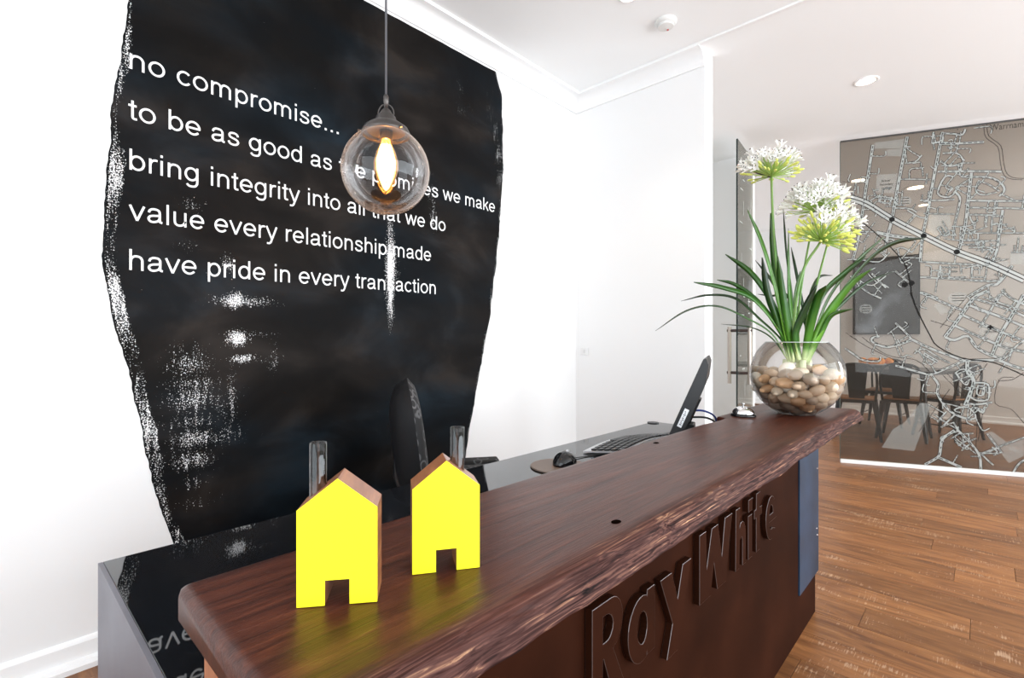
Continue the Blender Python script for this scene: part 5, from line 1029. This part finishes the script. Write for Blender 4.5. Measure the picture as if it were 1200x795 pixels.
# ------------------------------------------------------------ far room: picture, table, metal chairs, fruit
FBLACK = simple('black_painted_metal', (0.018, 0.019, 0.022), 0.22, metal=0.4); SEATW = wood('honey_timber_seat', [(0.3, (0.30, 0.12, 0.04)), (0.7, (0.56, 0.28, 0.12))], scale=(10, 3, 3), rough=0.4)
tbx, tby = 7.72, 0.98
tt_ = empty('dining_table', (tbx, tby, 0), math.radians(-20), label='dark dining table seen through the map glass behind the metal chairs', cat='table')
v, f = boxg((-0.45, -0.80, 0.745), (0.45, 0.80, 0.78)); mesh('table_top', v, f, simple('dark_table_top', (0.03, 0.025, 0.022), 0.3), tt_, world=False, bevel=0.004)
for sx in (-1, 1):
    for sy in (-1, 1):
        v, f = tube([(sx * 0.38, sy * 0.70, 0.0), (sx * 0.36, sy * 0.66, 0.745)], [0.018, 0.028], 8); mesh('leg', v, f, FBLACK, tt_, world=False)
fb = empty('fruit_bowl', (7.60, 0.97, 0.78), label='low white bowl on the dining table under the oranges', cat='bowl')
v, f = lathe([(0.0, 0.001), (0.07, 0.001), (0.15, 0.030), (0.20, 0.048), (0.195, 0.050), (0.14, 0.036), (0.06, 0.010), (0, 0.008)], 32, (7.60, 0.97, 0.78)); mesh('dish', v, f, simple('white_dish', (0.7, 0.7, 0.7), 0.2), fb, smooth=True)
ORM = simple('orange_peel', (0.95, 0.34, 0.02), 0.45, bump=0.2, bscale=200)
for k, (dx, dy, dz) in enumerate([(-0.07, 0.12, 0.07), (-0.02, 0.04, 0.068), (0.02, -0.05, 0.068), (0.06, -0.13, 0.07), (0.07, 0.02, 0.068), (-0.08, -0.03, 0.065)]):
    t = empty('orange', (7.60 + dx, 0.97 + dy, 0.79 + dz), label='orange in the low bowl on the dining table', cat='fruit', group='oranges in the bowl')
    v, f = lathe([(0.045 * math.sin(a), 0.045 * math.cos(a)) for a in [math.pi * i / 12 for i in range(13)]], 18, tuple(t.location)); mesh('fruit', v, f, ORM, t, smooth=True, weld=True)
    v, f = lathe([(0, 0), (0.004, 0.0), (0.003, 0.003), (0, 0.003)], 6, (t.location.x, t.location.y, t.location.z + 0.0442)); mesh('stem_button', v, f, simple('stem_%d' % k, (0.1, 0.12, 0.03), 0.6), t)
def metal_chair(x, y, rz, label):
    t = empty('dining_chair', (x, y, 0), rz, label=label, cat='chair', group='black metal chairs at the dining table')
    v, f = boxg((-0.18, -0.18, 0.452), (0.18, 0.18, 0.472)); mesh('seat', v, f, SEATW, t, world=False, bevel=0.006)
    v, f = boxg((-0.175, -0.175, 0.415), (0.175, 0.175, 0.451)); mesh('seat_frame', v, f, FBLACK, t, world=False)
    for sx in (-1, 1):
        for sy in (-1, 1):
            a = [(sx * 0.225, sy * 0.225, 0), (sx * 0.165, sy * 0.165, 0.43)]
            v, f = tube([a[0], ((a[0][0] + a[1][0]) / 2, (a[0][1] + a[1][1]) / 2, 0.215), a[1]], [0.014, 0.022, 0.030], 6); mesh('leg', v, f, FBLACK, t, world=False)
    hoop = catmull([(-0.17, 0.17, 0.44), (-0.22, 0.185, 0.66), (-0.235, 0.15, 0.82), (-0.24, 0.0, 0.86), (-0.235, -0.15, 0.82), (-0.22, -0.185, 0.66), (-0.17, -0.17, 0.44)], 5)
    v, f = tube(hoop, 0.013, 8); mesh('back_hoop', v, f, FBLACK, t, world=False, smooth=True)
    v, f = boxg((0, -0.07, 0), (0.004, 0.07, 1)); mesh('back_splat', [(-0.175 - 0.062 * min(1, q[2] * 1.2) + q[0], q[1] * (1 + 0.5 * q[2]), 0.44 + 0.41 * q[2]) for q in v], f, FBLACK, t, world=False)
    for s in (-1, 1):
        v, f = tube([(-0.20, s * 0.20, 0.16), (0.20, s * 0.20, 0.16)], 0.007, 6); mesh('stretcher', v, f, FBLACK, t, world=False)
metal_chair(6.93, 1.06, math.radians(8), 'leftmost black metal chair with timber seat behind the map glass beside the bowl')
metal_chair(7.22, 0.66, math.radians(-2), 'middle black metal chair with timber seat behind the map glass under the oranges')
metal_chair(7.62, 0.30, math.radians(60), 'rightmost black metal chair with timber seat behind the map glass turned sideways')
metal_chair(8.20, 0.95, math.radians(175), 'black metal chair on the far side of the dining table')
pc = empty('framed_picture', (9.28, 1.06, 1.8), label='large dark cloudy picture hanging on the far wall behind the map glass', cat='picture')
box('frame', (9.262, 0.66, 1.20), (9.299, 1.47, 2.36), BLACKP, pc, bevel=0.004)
def cloud_mat():
    m, nt, b = nm('cloudy_picture_print'); N = nt.nodes; tc = N.new('ShaderNodeTexCoord'); n = N.new('ShaderNodeTexNoise'); n.inputs['Scale'].default_value = 2.4; n.inputs['Detail'].default_value = 5
    L(nt, tc.outputs['Object'], n.inputs['Vector']); r = N.new('ShaderNodeValToRGB'); e = r.color_ramp.elements; e.new(0.55)
    for q, (p, c) in zip(e, [(0.42, (0.02, 0.018, 0.018)), (0.56, (0.05, 0.055, 0.065)), (0.70, (0.30, 0.36, 0.45))]): q.position = p; q.color = (*c, 1)
    L(nt, n.outputs['Fac'], r.inputs['Fac']); L(nt, r.outputs['Color'], b.inputs['Base Color']); b.inputs['Roughness'].default_value = 0.4; return m
box('print', (9.250, 0.685, 1.225), (9.2622, 1.445, 2.335), cloud_mat(), pc)
